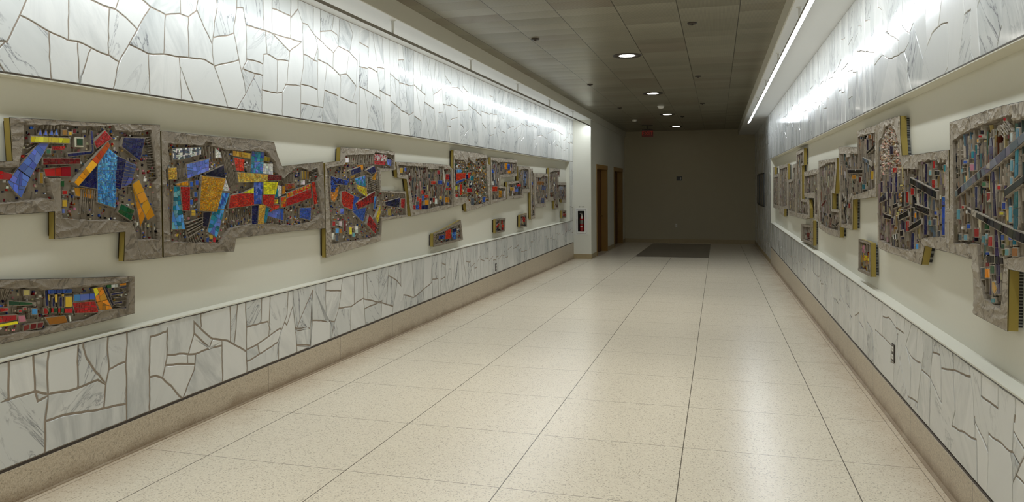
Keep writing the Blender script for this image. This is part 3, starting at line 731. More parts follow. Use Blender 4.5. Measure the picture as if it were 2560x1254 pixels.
class Panel:
    def __init__(s, side, outline, label, Z=(0, 0, 1), res=0.011, thick=0.044, off=-0.03, seed=1, fill='mixed', dens=1.0, palette=None, name='mosaic_relief', cat='mosaic relief', group=None, cast='cast_concrete'):
        s.cast = cast
        s.side = side; s.n = 1 if side == 'L' else -1; s.X = (XL if side == 'L' else XR)+s.n*off; s.Z = Z
        s.rng = random.Random(seed); s.res = res; s.seed = seed; s.thick = thick
        s.out = ccw(s.map(outline)); s.label = label; s.cavs = []; s.patches = []; s.fins = []; s.clear = []
        s.fill = fill; s.dens = dens; s.pal = palette; s.name = name; s.cat = cat; s.group = group
    def map(s, pts, Z=None):
        ox, oy, k = Z or s.Z
        return [onx(ox+x/k, oy+y/k, s.X) for x, y in pts]
    def cav(s, pts, Z=None): s.cavs.append(ccw(s.map(pts, Z))); return s
    def p(s, col, tile, pts, lvl=-0.010, Z=None, gold=False):
        """coloured field: col, tile size in metres, outline"""
        if len(pts) == 2: (a, b), (c, d) = pts; pts = [(a, b), (c, b), (c, d), (a, d)]
        s.patches.append((col, tile, ccw(s.map(pts, Z)), lvl, gold)); return s
    def fin(s, a, b, c, d, n, th=0.005, lvl=0.0, Z=None):
        """n thin concrete blades standing between edge a-b and edge c-d"""
        s.fins.append((s.map([a, b, c, d], Z), n, th, lvl)); return s
    def P3(s, q, h): return (s.X+s.n*h, q[0], q[1])
    def build(s):
        rng = s.rng; ymin = min(p[0] for p in s.out); ymax = max(p[0] for p in s.out); zmin = min(p[1] for p in s.out); zmax = max(p[1] for p in s.out)
        root = empty(s.name, (s.X, (ymin+ymax)/2, zmin)); tag(root, s.label, s.cat, s.group)
        # --- cast face: one relief surface, triangulated over outline, field edges and a fine grid
        def wob(q, k, sd):
            return (q[0]+k*noise.noise(Vector((q[0]*30, q[1]*30, sd))), q[1]+k*noise.noise(Vector((q[0]*30, q[1]*30, sd+9))))
        out = subdiv(s.out, 0.03)
        cv = [[wob(q, 0.007, 2.2) for q in subdiv(c, 0.022)] for c in s.cavs]
        cin = [inset(c, 0.003) for c in cv]
        r = s.res; gx, gy = np.meshgrid(np.arange(ymin, ymax, r), np.arange(zmin, zmax, r)); G = np.stack([gx.ravel(), gy.ravel()], 1)
        G += np.random.default_rng(s.seed).uniform(-0.2*r, 0.2*r, G.shape)
        ok = inpoly(G, out) & (distsegs(G, out) > r*0.45)
        for c in cv: ok &= distsegs(G, c) > max(0.0045, r*0.45)
        G = G[ok]
        V = [Vector(q) for q in out]; E = [(i, (i+1) % len(out)) for i in range(len(out))]; kind = [0]*len(out)
        for c, ci in zip(cv, cin):
            b = len(V); V += [Vector(q) for q in c]; E += [(b+i, b+(i+1) % len(c)) for i in range(len(c))]; kind += [1]*len(c)
            b = len(V); V += [Vector(q) for q in ci]; kind += [2]*len(ci)
        deep = np.zeros(len(G), bool)
        for c in cv: deep |= inpoly(G, c)
        V += [Vector(q) for q in G]; kind += [4 if d else 3 for d in deep]
        rv, re, rf, ov, oe, of = delaunay_2d_cdt(V, E, [], 0, 1e-6)
        H = []
        K = 1.0
        for i, v in enumerate(rv):
            o = ov[i][0] if ov[i] else -1; k = kind[o] if o >= 0 else 1
            x, y = v[0], v[1]
            if k == 0: h = -0.001
            elif k == 1: h = 0.0
            elif k == 3:
                a = noise.noise(Vector((x*5, y*7, s.seed*3.0))); bq = noise.noise(Vector((x*14+a*2, y*14, s.seed+5.0)))
                rg = max(0, 1-abs(a)*7)**2; r2 = max(0, 1-abs(bq)*5)**2
                h = 0.0085*rg+0.007*r2*(0.5+a)+0.004*bq-0.003
            else:
                a = noise.noise(Vector((x*55, y*6, s.seed*1.0)))
                h = -CAV+0.004*a+0.004*noise.noise(Vector((x*9, y*9, 4)))
                if k == 2: h = -CAV+0.002
            H.append(h)
        R = np.array([[v[0], v[1]] for v in rv]); T = np.array([f for f in rf if len(f) == 3]); C = R[T].mean(axis=1); keep = inpoly(C, out); T = T[keep]
        mb = MB(); mb.v = [s.P3(rv[i], H[i]) for i in range(len(rv))]
        flip = s.n < 0
        for t in T.tolist():
            a, b, c = t; A = (R[b][0]-R[a][0])*(R[c][1]-R[a][1])-(R[b][1]-R[a][1])*(R[c][0]-R[a][0])
            pos = A > 0
            mb.f.append((a, b, c) if pos != flip else (a, c, b)); mb.mi.append(1 if min(H[a], H[b], H[c]) < -CAV*0.6 else 0); mb.c.append((1, 1, 1, 1)); mb.sm.append(False)
        face = mb.build('cast_relief', [s.cast, 'sunk_concrete'], root, recalc=False)
        # --- blades
        if s.fins:
            for (a, b, c, d), n, th, lvl in s.fins:
                for k in range(n):
                    fb = MB(); t = (k+0.5)/n+rng.uniform(-0.15, 0.15)/n; p = (a[0]+(b[0]-a[0])*t, a[1]+(b[1]-a[1])*t); q = (c[0]+(d[0]-c[0])*t, c[1]+(d[1]-c[1])*t)
                    L = math.hypot(q[0]-p[0], q[1]-p[1]) or 1; nx, ny = -(q[1]-p[1])/L*th, (q[0]-p[0])/L*th
                    hb = -CAV; h0 = lvl+rng.uniform(-0.003, 0.002); h1 = lvl-0.006
                    Vv = [s.P3((p[0]+nx, p[1]+ny), hb), s.P3((p[0]-nx, p[1]-ny), hb), s.P3((q[0]-nx*.4, q[1]-ny*.4), hb), s.P3((q[0]+nx*.4, q[1]+ny*.4), hb),
                          s.P3((p[0]+nx*.5, p[1]+ny*.5), h0), s.P3((p[0]-nx*.5, p[1]-ny*.5), h0), s.P3((q[0]-nx*.2, q[1]-ny*.2), h1), s.P3((q[0]+nx*.2, q[1]+ny*.2), h1)]
                    fb.idx(Vv, [(4, 5, 6, 7), (0, 1, 5, 4), (1, 2, 6, 5), (2, 3, 7, 6), (3, 0, 4, 7)])
                    fb.build('concrete_blade', s.cast, face)
        # --- gold-painted edge, black rim lines, corrugated backing
        e = MB(); N = len(out); ri = inset(out, 0.0015)
        for i in range(N):
            j = (i+1) % N; e.face([s.P3(out[i], -0.001), s.P3(out[j], -0.001), s.P3(out[j], -s.thick), s.P3(out[i], -s.thick)], 0)
        bk = inset(s.out, 0.02)
        for tri in tessellate_polygon([[Vector((q[0], q[1], 0)) for q in out]]): e.face([s.P3(out[k], -s.thick) for k in tri], 1)
        e.build('gold_edge', ['gold_paint', 'black_frame'], root, recalc=True)
        e = MB(); ro = inset(out, -0.0022)
        for i in range(N):
            j = (i+1) % N; q = [out[i], out[j], ro[j], ro[i]]; V8 = [s.P3(z, -0.0025) for z in q]+[s.P3(z, -0.005) for z in q]
            e.idx(V8, [(0, 1, 2, 3), (7, 6, 5, 4), (3, 2, 6, 7)])
        e.build('rim_line', 'black_frame', root, recalc=True)
        e = MB(); bo = subdiv(inset(s.out, 0.014), 0.2); N = len(bo); dd = 0.0945+s.n*(s.X-(XL if s.n > 0 else XR))
        for i in range(N):
            j = (i+1) % N; e.face([s.P3(bo[i], -s.thick), s.P3(bo[j], -s.thick), s.P3(bo[j], -dd), s.P3(bo[i], -dd)], 0)
        e.build('backing_core', 'corrugated_backing' if s.n < 0 else 'dark_steel', root, recalc=True)
        # --- coloured fields
        for col, tile, poly, lvl, gold in s.patches:
            pm = MB(); base = inset(poly, -0.004); N = len(base)
            pm.idx([s.P3(q, lvl) for q in base]+[s.P3(q, -CAV-0.002) for q in base], [tuple(range(N))]+[(i, (i+1) % N, N+(i+1) % N, N+i) for i in range(N)], 0)
            ang = math.atan2(*[(poly[1][k]-poly[0][k]) for k in (1, 0)])
            L = [(math.hypot(poly[i][0]-poly[(i+1) % len(poly)][0], poly[i][1]-poly[(i+1) % len(poly)][1]), i) for i in range(len(poly))]
            i = max(L)[1]; q0, q1 = poly[i], poly[(i+1) % len(poly)]; ang = math.atan2(q1[1]-q0[1], q1[0]-q0[0])
            cells = partition(poly, tile*tile, rng, ang, 1.3, 0.22) if tile > 0 else [poly]
            gap = min(0.0016, tile*0.10) if tile > 0 else 0
            pal = col if isinstance(col, list) else [col]
            for c in cells:
                if len(c) < 3: continue
                ci = inset(c, gap/2+0.0004); cc = pal[rng.randrange(len(pal))]
                if abs(area(ci)) < 1e-6 or area(ci) < 0: continue
                tl = rng.uniform(0, 0.0018); tx, ty = rng.gauss(0, 0.02), rng.gauss(0, 0.02); m0 = ci[0]
                V2 = [s.P3(q, lvl+0.0015+tl+(q[0]-m0[0])*tx+(q[1]-m0[1])*ty) for q in ci]; n2 = len(ci)
                V2 += [s.P3(q, lvl-0.001) for q in ci]
                kk = jitcol(cc, rng)
                pm.idx(V2, [tuple(range(n2))]+[(i, (i+1) % n2, n2+(i+1) % n2, n2+i) for i in range(n2)], 2 if gold else 1, kk)
            o = pm.build('mosaic_field', [s.cast, 'glass_tile', 'gold_tile'], root, recalc=True, attr='col')
            o['label'] = '%s mosaic field' % NAMEC.get(pal[0], 'coloured')
        # --- small loose tesserae and cast nubs filling the sunk fields
        pp = [p[2] for p in s.patches]; bbs = [(min(q[0] for q in p), max(q[0] for q in p), min(q[1] for q in p), max(q[1] for q in p)) for p in pp]
        fm = MB()
        for c in cv:
            A = abs(area(c)); ya, yb = min(q[0] for q in c), max(q[0] for q in c); za, zb = min(q[1] for q in c), max(q[1] for q in c)
            n = int(A*s.dens*(1500 if s.fill != 'slats' else 2300)); tries = 0
            for _ in range(n):
                q = (rng.uniform(ya, yb), rng.uniform(za, zb))
                if not in1(q, c): continue
                bad = any(in1(q, z) for z in s.clear)
                if bad: continue
                for p, bb in zip(pp, bbs):
                    if bb[0]-.006 < q[0] < bb[1]+.006 and bb[2]-.006 < q[1] < bb[3]+.006 and in1(q, p): bad = True; break
                if bad: continue
                rnd = rng.random()
                if s.fill == 'slats':
                    wd = rng.uniform(0.0025, 0.007); ht = rng.choice([0.015, 0.03, 0.05, 0.09])*rng.uniform(0.6, 1.3); an = rng.gauss(0, 0.10)
                    conc = rnd < 0.62; lv = -CAV+rng.uniform(0.004, 0.024)
                elif s.fill == 'chips':
                    wd = rng.uniform(0.003, 0.009); ht = rng.uniform(0.004, 0.018); an = rng.gauss(0, 0.8); conc = rnd < 0.5; lv = -CAV+rng.uniform(0.003, 0.024)
                else:
                    wd = rng.uniform(0.0028, 0.0058); ht = wd*rng.uniform(0.9, 1.6); an = rng.gauss(0, 0.12); conc = rnd < 0.22; lv = -CAV+rng.uniform(0.005, 0.012)
                    if conc: ht *= 3; wd *= 0.7
                ca, sa = math.cos(an), math.sin(an)
                qq = [(q[0]+dx*ca-dy*sa, q[1]+dx*sa+dy*ca) for dx, dy in ((-wd, -ht/1), (wd, -ht), (wd*rng.uniform(.6, 1), ht), (-wd*rng.uniform(.6, 1), ht))]
                if not all(in1(z, c) for z in qq): continue
                pal = s.pal or [RED, NAVY, WHT, WHT, PINK, BLUE, BLK, GOLD, (206,196,160), BRN, SLATE, DRED, (190,176,150)]
                cc = rgb(150, 142, 130) if conc else jitcol(pal[rng.randrange(len(pal))], rng)
                ts = rng.gauss(0, 0.003)
                h = [lv-ts, lv+ts, lv+ts*1.2, lv-ts]
                V2 = [s.P3(a, b) for a, b in zip(qq, h)]+[s.P3(a, -CAV-0.001) for a in qq]
                fm.idx(V2, [(0, 1, 2, 3), (0, 1, 5, 4), (1, 2, 6, 5), (2, 3, 7, 6), (3, 0, 4, 7)], 0 if conc else (2 if (rnd > 0.9) else 1), cc)
        if fm.f:
            o = fm.build('loose_tesserae', ['sunk_concrete', 'glass_tile', 'gold_tile'], root, recalc=True, attr='col'); o['kind'] = 'stuff'
        return root

GL = 'mosaic relief panels along the left wall'; GR = 'mosaic relief panels along the right wall'
GSL = 'small mosaic blocks below the left frieze'; GSR = 'small mosaic blocks below the right frieze'
# ---- left 1
A = Panel('L', [(80,44),(400,60),(700,82),(900,92),(1255,102),(1273,1140),(1130,1152),(975,1168),(985,935),(700,965),(433,992),(433,776),(200,795),(0,803),(-500,835),(-500,375),(-60,390),(0,390),(103,385)],
          'large mosaic relief at the left edge, with blue diagonal bar and sky-blue wedge', (0, 280, 3.1357), 0.0085, seed=3, group=GL, dens=1.5, cast='umber_concrete')
A.cav([(185,95),(505,100),(735,112),(895,106),(905,140),(1000,145),(1020,160),(1185,135),(1215,330),(1240,520),(1215,560),(1245,780),(1258,835),(1255,1000),(1080,1005),(1040,870),(900,850),(750,855),(490,835),(480,700),(475,520),(380,515),(425,680),(200,700),(0,725),(-450,750),(-450,430),(0,430),(145,430),(185,240)])
A.p(PERI,.045,[(345,210),(395,242),(245,512),(150,440)]).p(PERI,.042,[(145,445),(243,515),(175,670),(110,605),(72,545),(108,500)])
A.p(YEL,.04,[(248,188),(550,205),(550,245),(245,235)],-.004).p(RED,.04,[(-200,470),(0,455),(105,485),(100,530),(-200,520)])
A.p(BRN,.05,[(500,140),(535,180)]).p(DRED,.05,[(583,135),(607,167)]).p(GOLD,.05,[(550,155),(572,182)],gold=True).p(WHT,.0,[(598,198),(665,200),(665,274),(600,272)],-.012).p(GRN,.06,[(608,208),(655,210),(655,262),(610,260)],-.006)
A.p(NAVY,.03,[(720,148),(735,150),(745,310),(732,322)]).p(NAVY,.03,[(540,325),(728,308),(728,326),(545,350)])
A.p(RED,.012,[(742,235),(828,145),(880,205),(762,282)],-.004)
A.p([ORA,(236,120,22),(232,165,30)],.05,[(720,375),(762,410),(610,580),(580,550)],.001).p([(206,84,24),(190,70,24)],.04,[(845,230),(860,265),(762,410),(720,375)],.001)
A.p([SKY,(60,130,200),(100,170,215)],.016,[(855,285),(925,345),(915,600),(905,750),(770,705),(768,400)],-.004)
A.p(NAVY,.03,[(625,575),(768,420),(766,602)],-.008).p(NAVY,.018,[(920,345),(990,375),(945,610),(905,590)],-.002)
A.p(PERI,.06,[(1000,380),(1085,415),(1040,560),(955,600)],-.016).fin((985,380),(945,600),(1090,415),(1050,590),8,.003,.0)
A.p(NAVY,.022,[(975,200),(1140,205),(1100,380),(960,268)],-.004).p(DRED,.022,[(345,362),(633,362),(633,405),(345,412)],-.006).p(RED,.05,[(365,445),(565,425),(570,505),(375,500)],-.016)
A.p(OCH,.05,[(600,590),(755,605),(745,680),(612,655)],-.018).fin((640,600),(760,610),(640,800),(750,800),7,.004,-.008)
A.p(OCH,.07,[(1050,565),(1105,530),(1225,810),(1170,850)],-.014).p(OCH,.06,[(1052,575),(1150,815),(1115,900),(1100,800)],-.016)
A.p(GRN,.035,[(955,718),(1058,770),(1032,850),(930,785)],-.006).p(GRN,.05,[(475,538),(512,585)]).p(RED,.05,[(500,615),(538,645)]).p(GOLD,.05,[(498,688),(535,740)]).p(PERI,.05,[(495,757),(515,793)])
for x in (332, 375, 420, 458): A.p(PERI,.06,[(x,130),(x+12,182),(x-14,178)],-.014)
A.p(GRN,.05,[(375,290),(408,325)]).p(RED,.012,[(420,268),(520,295)],-.012).p([GOLD,OCH],.03,[(325,475),(348,558)],gold=True)
A.fin((1150,190),(1195,520),(1195,180),(1240,520),16,.003,-.002).fin((1000,148),(1110,160),(1010,175),(1120,185),8,.004,0).fin((330,100),(500,105),(335,135),(505,140),6,.006,0).fin((740,110),(800,112),(745,140),(805,145),4,.005,0)
A.fin((200,430),(230,240),(240,440),(330,180),5,.004,-.01).fin((1060,880),(1240,860),(1070,1000),(1250,995),5,.004,-.012)
A.build()
# ---- left 2
B = Panel('L', [(47,60),(430,100),(800,130),(1030,158),(1060,270),(1100,370),(1250,352),(1458,330),(1468,620),(1476,905),(1200,930),(700,990),(683,1105),(400,1120),(70,1157)],
          'widest mosaic relief on the left wall, with yellow and red tiled bands', (390, 310, 3.484), 0.0105, seed=5, group=GL, dens=1.4, cast='umber_concrete')
B.cav([(105,165),(415,185),(430,150),(490,152),(490,185),(560,205),(680,230),(845,232),(965,238),(1000,285),(1045,330),(1060,430),(1110,470),(1220,378),(1270,378),(1345,410),(1405,378),(1425,450),(1405,500),(1450,780),(1380,840),(1220,885),(1000,870),(840,870),(650,910),(560,1040),(440,1035),(250,1035),(130,1030),(110,700),(85,400),(115,350)])
B.p(GOLD,.015,[(115,385),(188,378),(193,480),(120,482)]).p(PERI,.035,[(275,350),(470,305),(468,405),(285,472)]).p(DNAVY,.035,[(440,430),(600,358),(612,468),(450,445)])
B.p([OCH,GOLD,(214,150,26)],.012,[(400,452),(605,475),(530,760),(380,755)],.0).p(OCH,.02,[(180,522),(290,495),(290,535),(200,535)]).p(RED,.013,[(218,545),(298,548),(298,755),(238,750)],-.004)
B.p([SKY,TEAL,LTBL],.035,[(170,540),(215,545),(262,915),(150,918)],-.012)
for q in ([(307,500),(333,545)],[(355,490),(378,530)],[(343,592),(370,632)],[(303,658),(330,700)]): B.p(BLUE,.04,q)
B.p(GOLD,.04,[(318,750),(352,797)]).p(WHT,.02,[(525,205),(572,250),(580,293),(527,292)]).p(GOLD,.035,[(678,230),(833,255),(830,302),(680,275)],gold=True).p(VERM,.022,[(688,290),(778,310),(775,408),(708,403)])
B.p([BLUE,TEAL],.035,[(848,235),(950,245),(945,330),(840,330)],-.012).p([TEAL,PERI,(60,130,170)],.03,[(840,330),(945,330),(938,432),(830,425)],-.010).p(GOLD,.04,[(955,280),(1000,290),(995,325),(950,318)],gold=True).p(WHT,.03,[(950,340),(1035,345),(1035,440),(948,430)],-.02)
B.p([(204,186,96),GOLD],.02,[(708,418),(975,440),(970,500),(720,508)],.0).p(DRED,.018,[(975,440),(1095,448),(1090,490),(970,490)],.0).p(WHT,.018,[(610,455),(650,585),(580,580)])
B.p([PERI,BLUE],.03,[(855,505),(932,495),(920,695),(855,698)],-.004).p(YEL,.026,[(937,502),(1062,505),(1040,612),(937,612)],.0).p(YEL,.03,[(760,598),(850,555),(850,600)],.0)
B.p([VERM,RED],.014,[(635,733),(650,625),(730,605),(852,605),(855,705)],-.002).p([VERM,RED],.016,[(935,615),(1035,620),(1020,740),(930,690)],-.002).p(VERM,.03,[(1030,700),(1080,700),(1080,725),(1000,765)]).p(TEAL,.03,[(1045,560),(1070,565),(1065,640),(1037,640)])
B.p(WHT,.018,[(1065,530),(1100,540),(1100,625),(1075,630)]).p(OCH,.05,[(1110,540),(1130,540),(1130,605),(1107,610)]).p(RED,.018,[(1135,650),(1345,562),(1355,640),(1135,715)],.0).p([VERM,OCH],.025,[(1092,640),(1133,628),(1130,720),(1092,725)],.0)
B.p([OCH,VERM,GOLD],.02,[(1145,605),(1355,518),(1350,558),(1150,640)],-.006).p([RED,VERM],.014,[(1357,505),(1385,500),(1408,690),(1378,700)],-.002).p(BLUE,.02,[(1258,730),(1352,728),(1350,835),(1255,815)],-.006)
B.p(NAVY,.022,[(845,708),(900,705),(888,890),(845,870)]).p(GOLD,.02,[(905,700),(960,700),(935,905),(890,905)],-.004).p(TEAL,.04,[(965,725),(995,730),(970,860),(945,855)],-.012).p(PERI,.04,[(990,762),(1090,740),(1090,830),(990,800)],-.018)
B.p([YEL,OCH],.02,[(1030,660),(1072,655),(1070,690),(1022,695)]).p([BLUE,SKY],.025,[(575,595),(648,600),(600,738),(545,738)],-.008).p([PERI,SKY,TEAL],.035,[(500,745),(600,745),(535,985),(455,935)],-.006).p(DNAVY,.04,[(425,770),(490,765),(460,895),(418,890)],-.012)
B.p(BLUE,.04,[(450,990),(472,985),(468,1030),(448,1025)]).p(RED,.04,[(507,985),(532,990),(525,1030),(505,1025)]).p(VERM,.04,[(475,1022),(497,1028),(493,1055),(472,1048)]).p(GOLD,.04,[(472,960),(505,970),(502,1000),(475,995)])
B.p([WHT,SLATE],.02,[(155,215),(405,200),(400,262),(230,310),(160,310)],-.010).p([(150,80,66),BRN,RED],.02,[(1130,520),(1215,515),(1215,555),(1145,572)],-.012)
for x in (1272, 1295, 1318): B.p(GOLD,.05,[(x,410),(x+12,410),(x+14,480),(x+2,480)],-.004,gold=True)
B.p(WHT,.03,[(1270,488),(1305,488),(1305,528),(1270,528)]).p(BLUE,.05,[(1095,735),(1125,735),(1122,840),(1098,835)],-.016)
B.fin((265,850),(290,1000),(415,800),(450,900),5,.007,-.004).fin((1350,395),(1360,460),(1415,385),(1420,445),5,.004,0).fin((580,230),(640,240),(660,560),(720,520),5,.005,-.006).fin((280,1035),(420,1035),(260,930),(390,960),6,.005,-.004)
B.fin((400,190),(520,200),(430,300),(520,300),4,.005,-.008).fin((1100,470),(1200,430),(1110,520),(1210,500),8,.004,0).fin((980,800),(1100,830),(985,870),(1105,870),8,.004,-.01).fin((195,400),(270,380),(210,490),(275,470),6,.004,-.012).fin((640,720),(840,720),(630,900),(830,850),12,.003,-.014)
B.build()
# ---- left 3
C = Panel('L', [(250,72),(600,95),(798,118),(805,300),(655,318),(662,512),(912,517),(925,770),(672,812),(660,1015),(400,1090),(104,1185),(97,600),(92,234),(245,212)],
          'left-wall mosaic relief with blue and orange-red shield shapes and an arm reaching right', (790, 350, 4.045), 0.013, seed=7, group=GL, dens=1.1)
C.cav([(300,150),(590,140),(600,122),(793,150),(788,290),(650,285),(640,330),(650,525),(902,540),(912,758),(665,785),(652,960),(500,1010),(160,1050),(140,740),(112,330),(112,278),(295,245)])
C.p([WHT,PINK,RED],.016,[(598,140),(720,150),(718,208),(598,206)]).p(RED,.02,[(598,210),(712,217),(705,252),(600,245)]).p(PERI,.035,[(725,195),(770,200),(765,265),(732,250)])
C.p(NAVY,.035,[(350,305),(450,270),(455,320),(360,355)],.0).p(NAVY,.035,[(510,305),(590,262),(605,320),(560,345)],.0).p(OCH,.06,[(430,250),(485,300)],-.014).p(GOLD,.05,[(355,370),(405,350),(400,370),(365,390)],gold=True)
C.p([PERI,TEAL,SKY],.03,[(400,390),(505,360),(508,470),(415,445)],-.008).p(OCH,.06,[(570,385),(618,320),(610,400),(575,403)],-.008).p([GOLD,YEL],.02,[(410,450),(515,485),(520,575),(430,510)],-.004)
C.p([RED,DRED],.025,[(400,640),(595,520),(580,630),(420,695)],.001).p([BLUE,NAVY],.016,[(150,365),(325,410),(320,455),(150,440)],-.002).p([BLUE,NAVY],.016,[(150,440),(210,452),(190,525),(155,520)],-.002)
C.p([ORA,(220,150,80)],.03,[(155,530),(240,470),(225,570),(195,630),(165,600)],-.012).p([VERM,RED],.014,[(262,520),(300,515),(385,570),(365,700),(280,670),(260,620)],-.002)
C.p(BLUE,.02,[(385,555),(440,580),(410,640),(420,697),(375,720)],-.006).p([BLUE,(60,100,180)],.015,[(372,722),(420,698),(505,682),(490,810),(470,820)],-.004).p(PERI,.05,[(255,690),(290,750)]).p([BLUE,SKY],.03,[(595,570),(620,570),(605,700),(590,690)])
C.p([YEL,GOLD],.02,[(650,660),(655,730),(625,840),(605,780)],-.002).p([RED,DRED],.018,[(540,750),(610,860),(605,950),(515,850)],.0).p([NAVY,DNAVY],.035,[(700,625),(845,585),(840,680),(705,660)],.0).p(RED,.022,[(865,590),(900,590),(895,690),(862,680)],-.004)
for c, q in ((RED,[(175,820),(200,870)]),(WHT,[(240,820),(265,865)]),(SKY,[(205,892),(235,940)]),(OCH,[(245,900),(270,940)]),(YEL,[(345,880),(368,952)]),(LTBL,[(375,935),(398,975)]),(GOLD,[(735,690),(760,760)]),(WHT,[(165,940),(195,1005)]),(DRED,[(290,810),(308,920)]),(WHT,[(305,180),(335,225)]),(WHT,[(405,870),(430,940)]),(SLATE,[(205,960),(232,1020)])): C.p(c,.05,q,-.008)
C.fin((320,150),(590,145),(320,250),(590,240),12,.005,-.003).fin((530,350),(640,360),(520,500),(640,520),7,.004,-.004).fin((540,480),(540,360),(640,520),(640,390),7,.003,-.002).fin((670,525),(900,545),(670,600),(900,580),14,.004,-.004).fin((125,250),(290,235),(120,290),(290,270),9,.004,-.002)
C.build()
# ---- left 4
D = Panel('L', [(230,108),(520,120),(810,138),(1010,150),(1210,168),(1236,215),(1273,232),(1277,560),(1281,932),(1000,1005),(760,1050),(500,1110),(460,760),(420,425),(250,390)],
          'left-wall mosaic relief crowded with small red and blue squares, notched at lower left', (960, 390, 7.378), 0.016, seed=9, group=GL, fill='slats', dens=1.2, palette=[(150,60,56), WHT, (190,176,130), (190,150,146), SLATE, (64,66,92), (120,96,70), (150,146,110), (170,160,140), (110,60,56), (150,146,140)])
D.cav([(262,160),(430,175),(810,195),(815,235),(1010,240),(1012,185),(1115,190),(1115,240),(1245,240),(1250,560),(1268,640),(1258,900),(1000,925),(830,980),(545,988),(490,600),(432,345),(300,350)])
for c, t, q in ((GOLD,.06,[(300,220),(350,310)]),(BLUE,.05,[(388,215),(415,280)]),(RED,.05,[(990,260),(1030,330)]),(VERM,.02,[(875,460),(955,520)]),(BLUE,.04,[(1000,450),(1080,520)]),(NAVY,.05,[(725,560),(775,605)]),(RED,.03,[(1145,330),(1210,430)]),(BLUE,.05,[(1165,485),(1200,545)]),
             (RED,.03,[(1150,590),(1240,630)]),(VERM,.04,[(700,630),(735,700)]),(RED,.04,[(620,545),(655,600)]),(NAVY,.05,[(525,730),(550,770)]),(NAVY,.05,[(575,705),(605,760)]),(VERM,.03,[(615,745),(660,820)]),(BLUE,.04,[(595,905),(655,983)]),(RED,.03,[(540,905),(590,983)]),
             (NAVY,.04,[(700,905),(815,975)]),(ORA,.06,[(765,810),(830,900)]),(VERM,.03,[(755,715),(835,770)]),(BLUE,.04,[(708,730),(745,820)]),(RED,.05,[(910,770),(940,850)]),(WHT,.05,[(948,785),(985,880)]),(DNAVY,.04,[(850,770),(900,820)]),(GOLD,.04,[(1030,740),(1070,800)]),(OCH,.025,[(1130,760),(1210,850)]),(SLATE,.06,[(600,840),(645,895)])): D.p(c, t, q, -.006)
D.p([RED,VERM],.03,[(655,780),(695,780),(690,983),(652,983)],-.003).p(NAVY,.04,[(1218,330),(1232,330),(1232,460),(1218,460)])
D.build()
# ---- left 5
E5 = Panel('L', [(160,95),(400,125),(560,150),(712,182),(730,330),(764,345),(770,700),(772,985),(560,1055),(372,1110),(355,970),(300,995),(160,1028),(158,700),(160,380)],
          'left-wall mosaic relief with red field over blue band beside an oval of glittering chips', (1110, 360, 6.6), 0.017, seed=11, group=GL, fill='chips', dens=1.3, palette=[GOLD, BRN, (190,170,130), WHT, DRED, SLATE, (150,130,90), GRN])
E5.cav([(180,245),(215,258),(335,262),(370,330),(385,310),(390,215),(470,290),(520,330),(525,240),(700,228),(715,600),(745,930),(640,985),(520,1010),(450,1000),(380,880),(190,875)])
for c, t, q in ((VERM,.022,[(205,485),(360,475),(355,560),(200,605)]),(BLUE,.05,[(205,620),(345,570),(345,600),(205,655)]),(NAVY,.05,[(370,500),(400,580)]),(VERM,.03,[(402,470),(450,465),(420,560),(402,570)]),(TEAL,.04,[(455,520),(495,540),(490,605),(435,600)]),([DNAVY,WHT],.03,[(425,615),(490,615),(475,720),(415,710)]),
             (VERM,.04,[(270,665),(302,660),(300,830),(265,845)]),(RED,.03,[(385,730),(465,795)]),(BLUE,.05,[(640,870),(690,865),(685,950),(640,960)]),(SLATE,.06,[(450,890),(500,1000)]),(RED,.04,[(190,825),(230,870)]),(YEL,.05,[(195,690),(225,750)]),(SKY,.06,[(215,420),(290,465)]),(DNAVY,.06,[(185,420),(202,600)])): E5.p(c, t, q, -.005)
E5.build()
# ---- left 6..9
def farpanel(side, out, cavs, label, Z, seed, fill='slats', pal=None, patches=(), dens=1.2, res=0.022, **kw):
    p = Panel(side, out, label, Z, res, seed=seed, fill=fill, dens=dens, palette=pal, group=GL if side == 'L' else GR, **kw)
    for c in cavs: p.cav(c)
    for c, t, q in patches: p.p(c, t, q, -.006)
    return p.build()
MIX = [WHT, (180,150,146), SLATE, (60,62,84), (120,96,70), (170,160,150), (120,60,56), (90,104,140), (120,110,100), (190,170,130), (150,146,140)]
farpanel('L', [(50,88),(300,115),(515,140),(508,422),(350,432),(222,448),(218,590),(322,605),(322,825),(180,865),(52,905)], [[(60,140),(150,150),(175,190),(230,170),(500,185),(500,372),(350,385),(200,398),(190,620),(305,630),(310,790),(80,838)]],
         'C-shaped mosaic relief on the left wall wrapping an empty notch on its right', (1220, 380, 6.969), 13, pal=MIX, patches=[(BLUE,.05,[(65,300),(100,360)]),(VERM,.04,[(85,600),(165,680)]),(WHT,.05,[(65,510),(108,575)]),(ORA,.04,[(300,190),(335,300)]),(OCH,.04,[(190,670),(240,790)]),(ORA,.05,[(350,320),(410,370)]),(BLUE,.04,[(345,210),(385,300)])])
farpanel('L', [(525,240),(712,256),(735,265),(732,700),(617,705),(622,790),(480,802),(332,815),(338,517),(533,500)], [[(545,312),(640,285),(710,310),(715,640),(605,650),(602,745),(375,772),(357,562),(540,530)]],
         'stepped mosaic relief on the left wall with a pale blue upright figure shape', (1220, 380, 6.969), 15, pal=MIX, patches=[([SLATE,(130,150,190)],.04,[(625,330),(670,330),(665,585),(620,585)]),(GOLD,.05,[(390,610),(455,670)]),([SLATE,PERI],.05,[(470,590),(545,690)]),(RED,.05,[(510,560),(575,600)])])
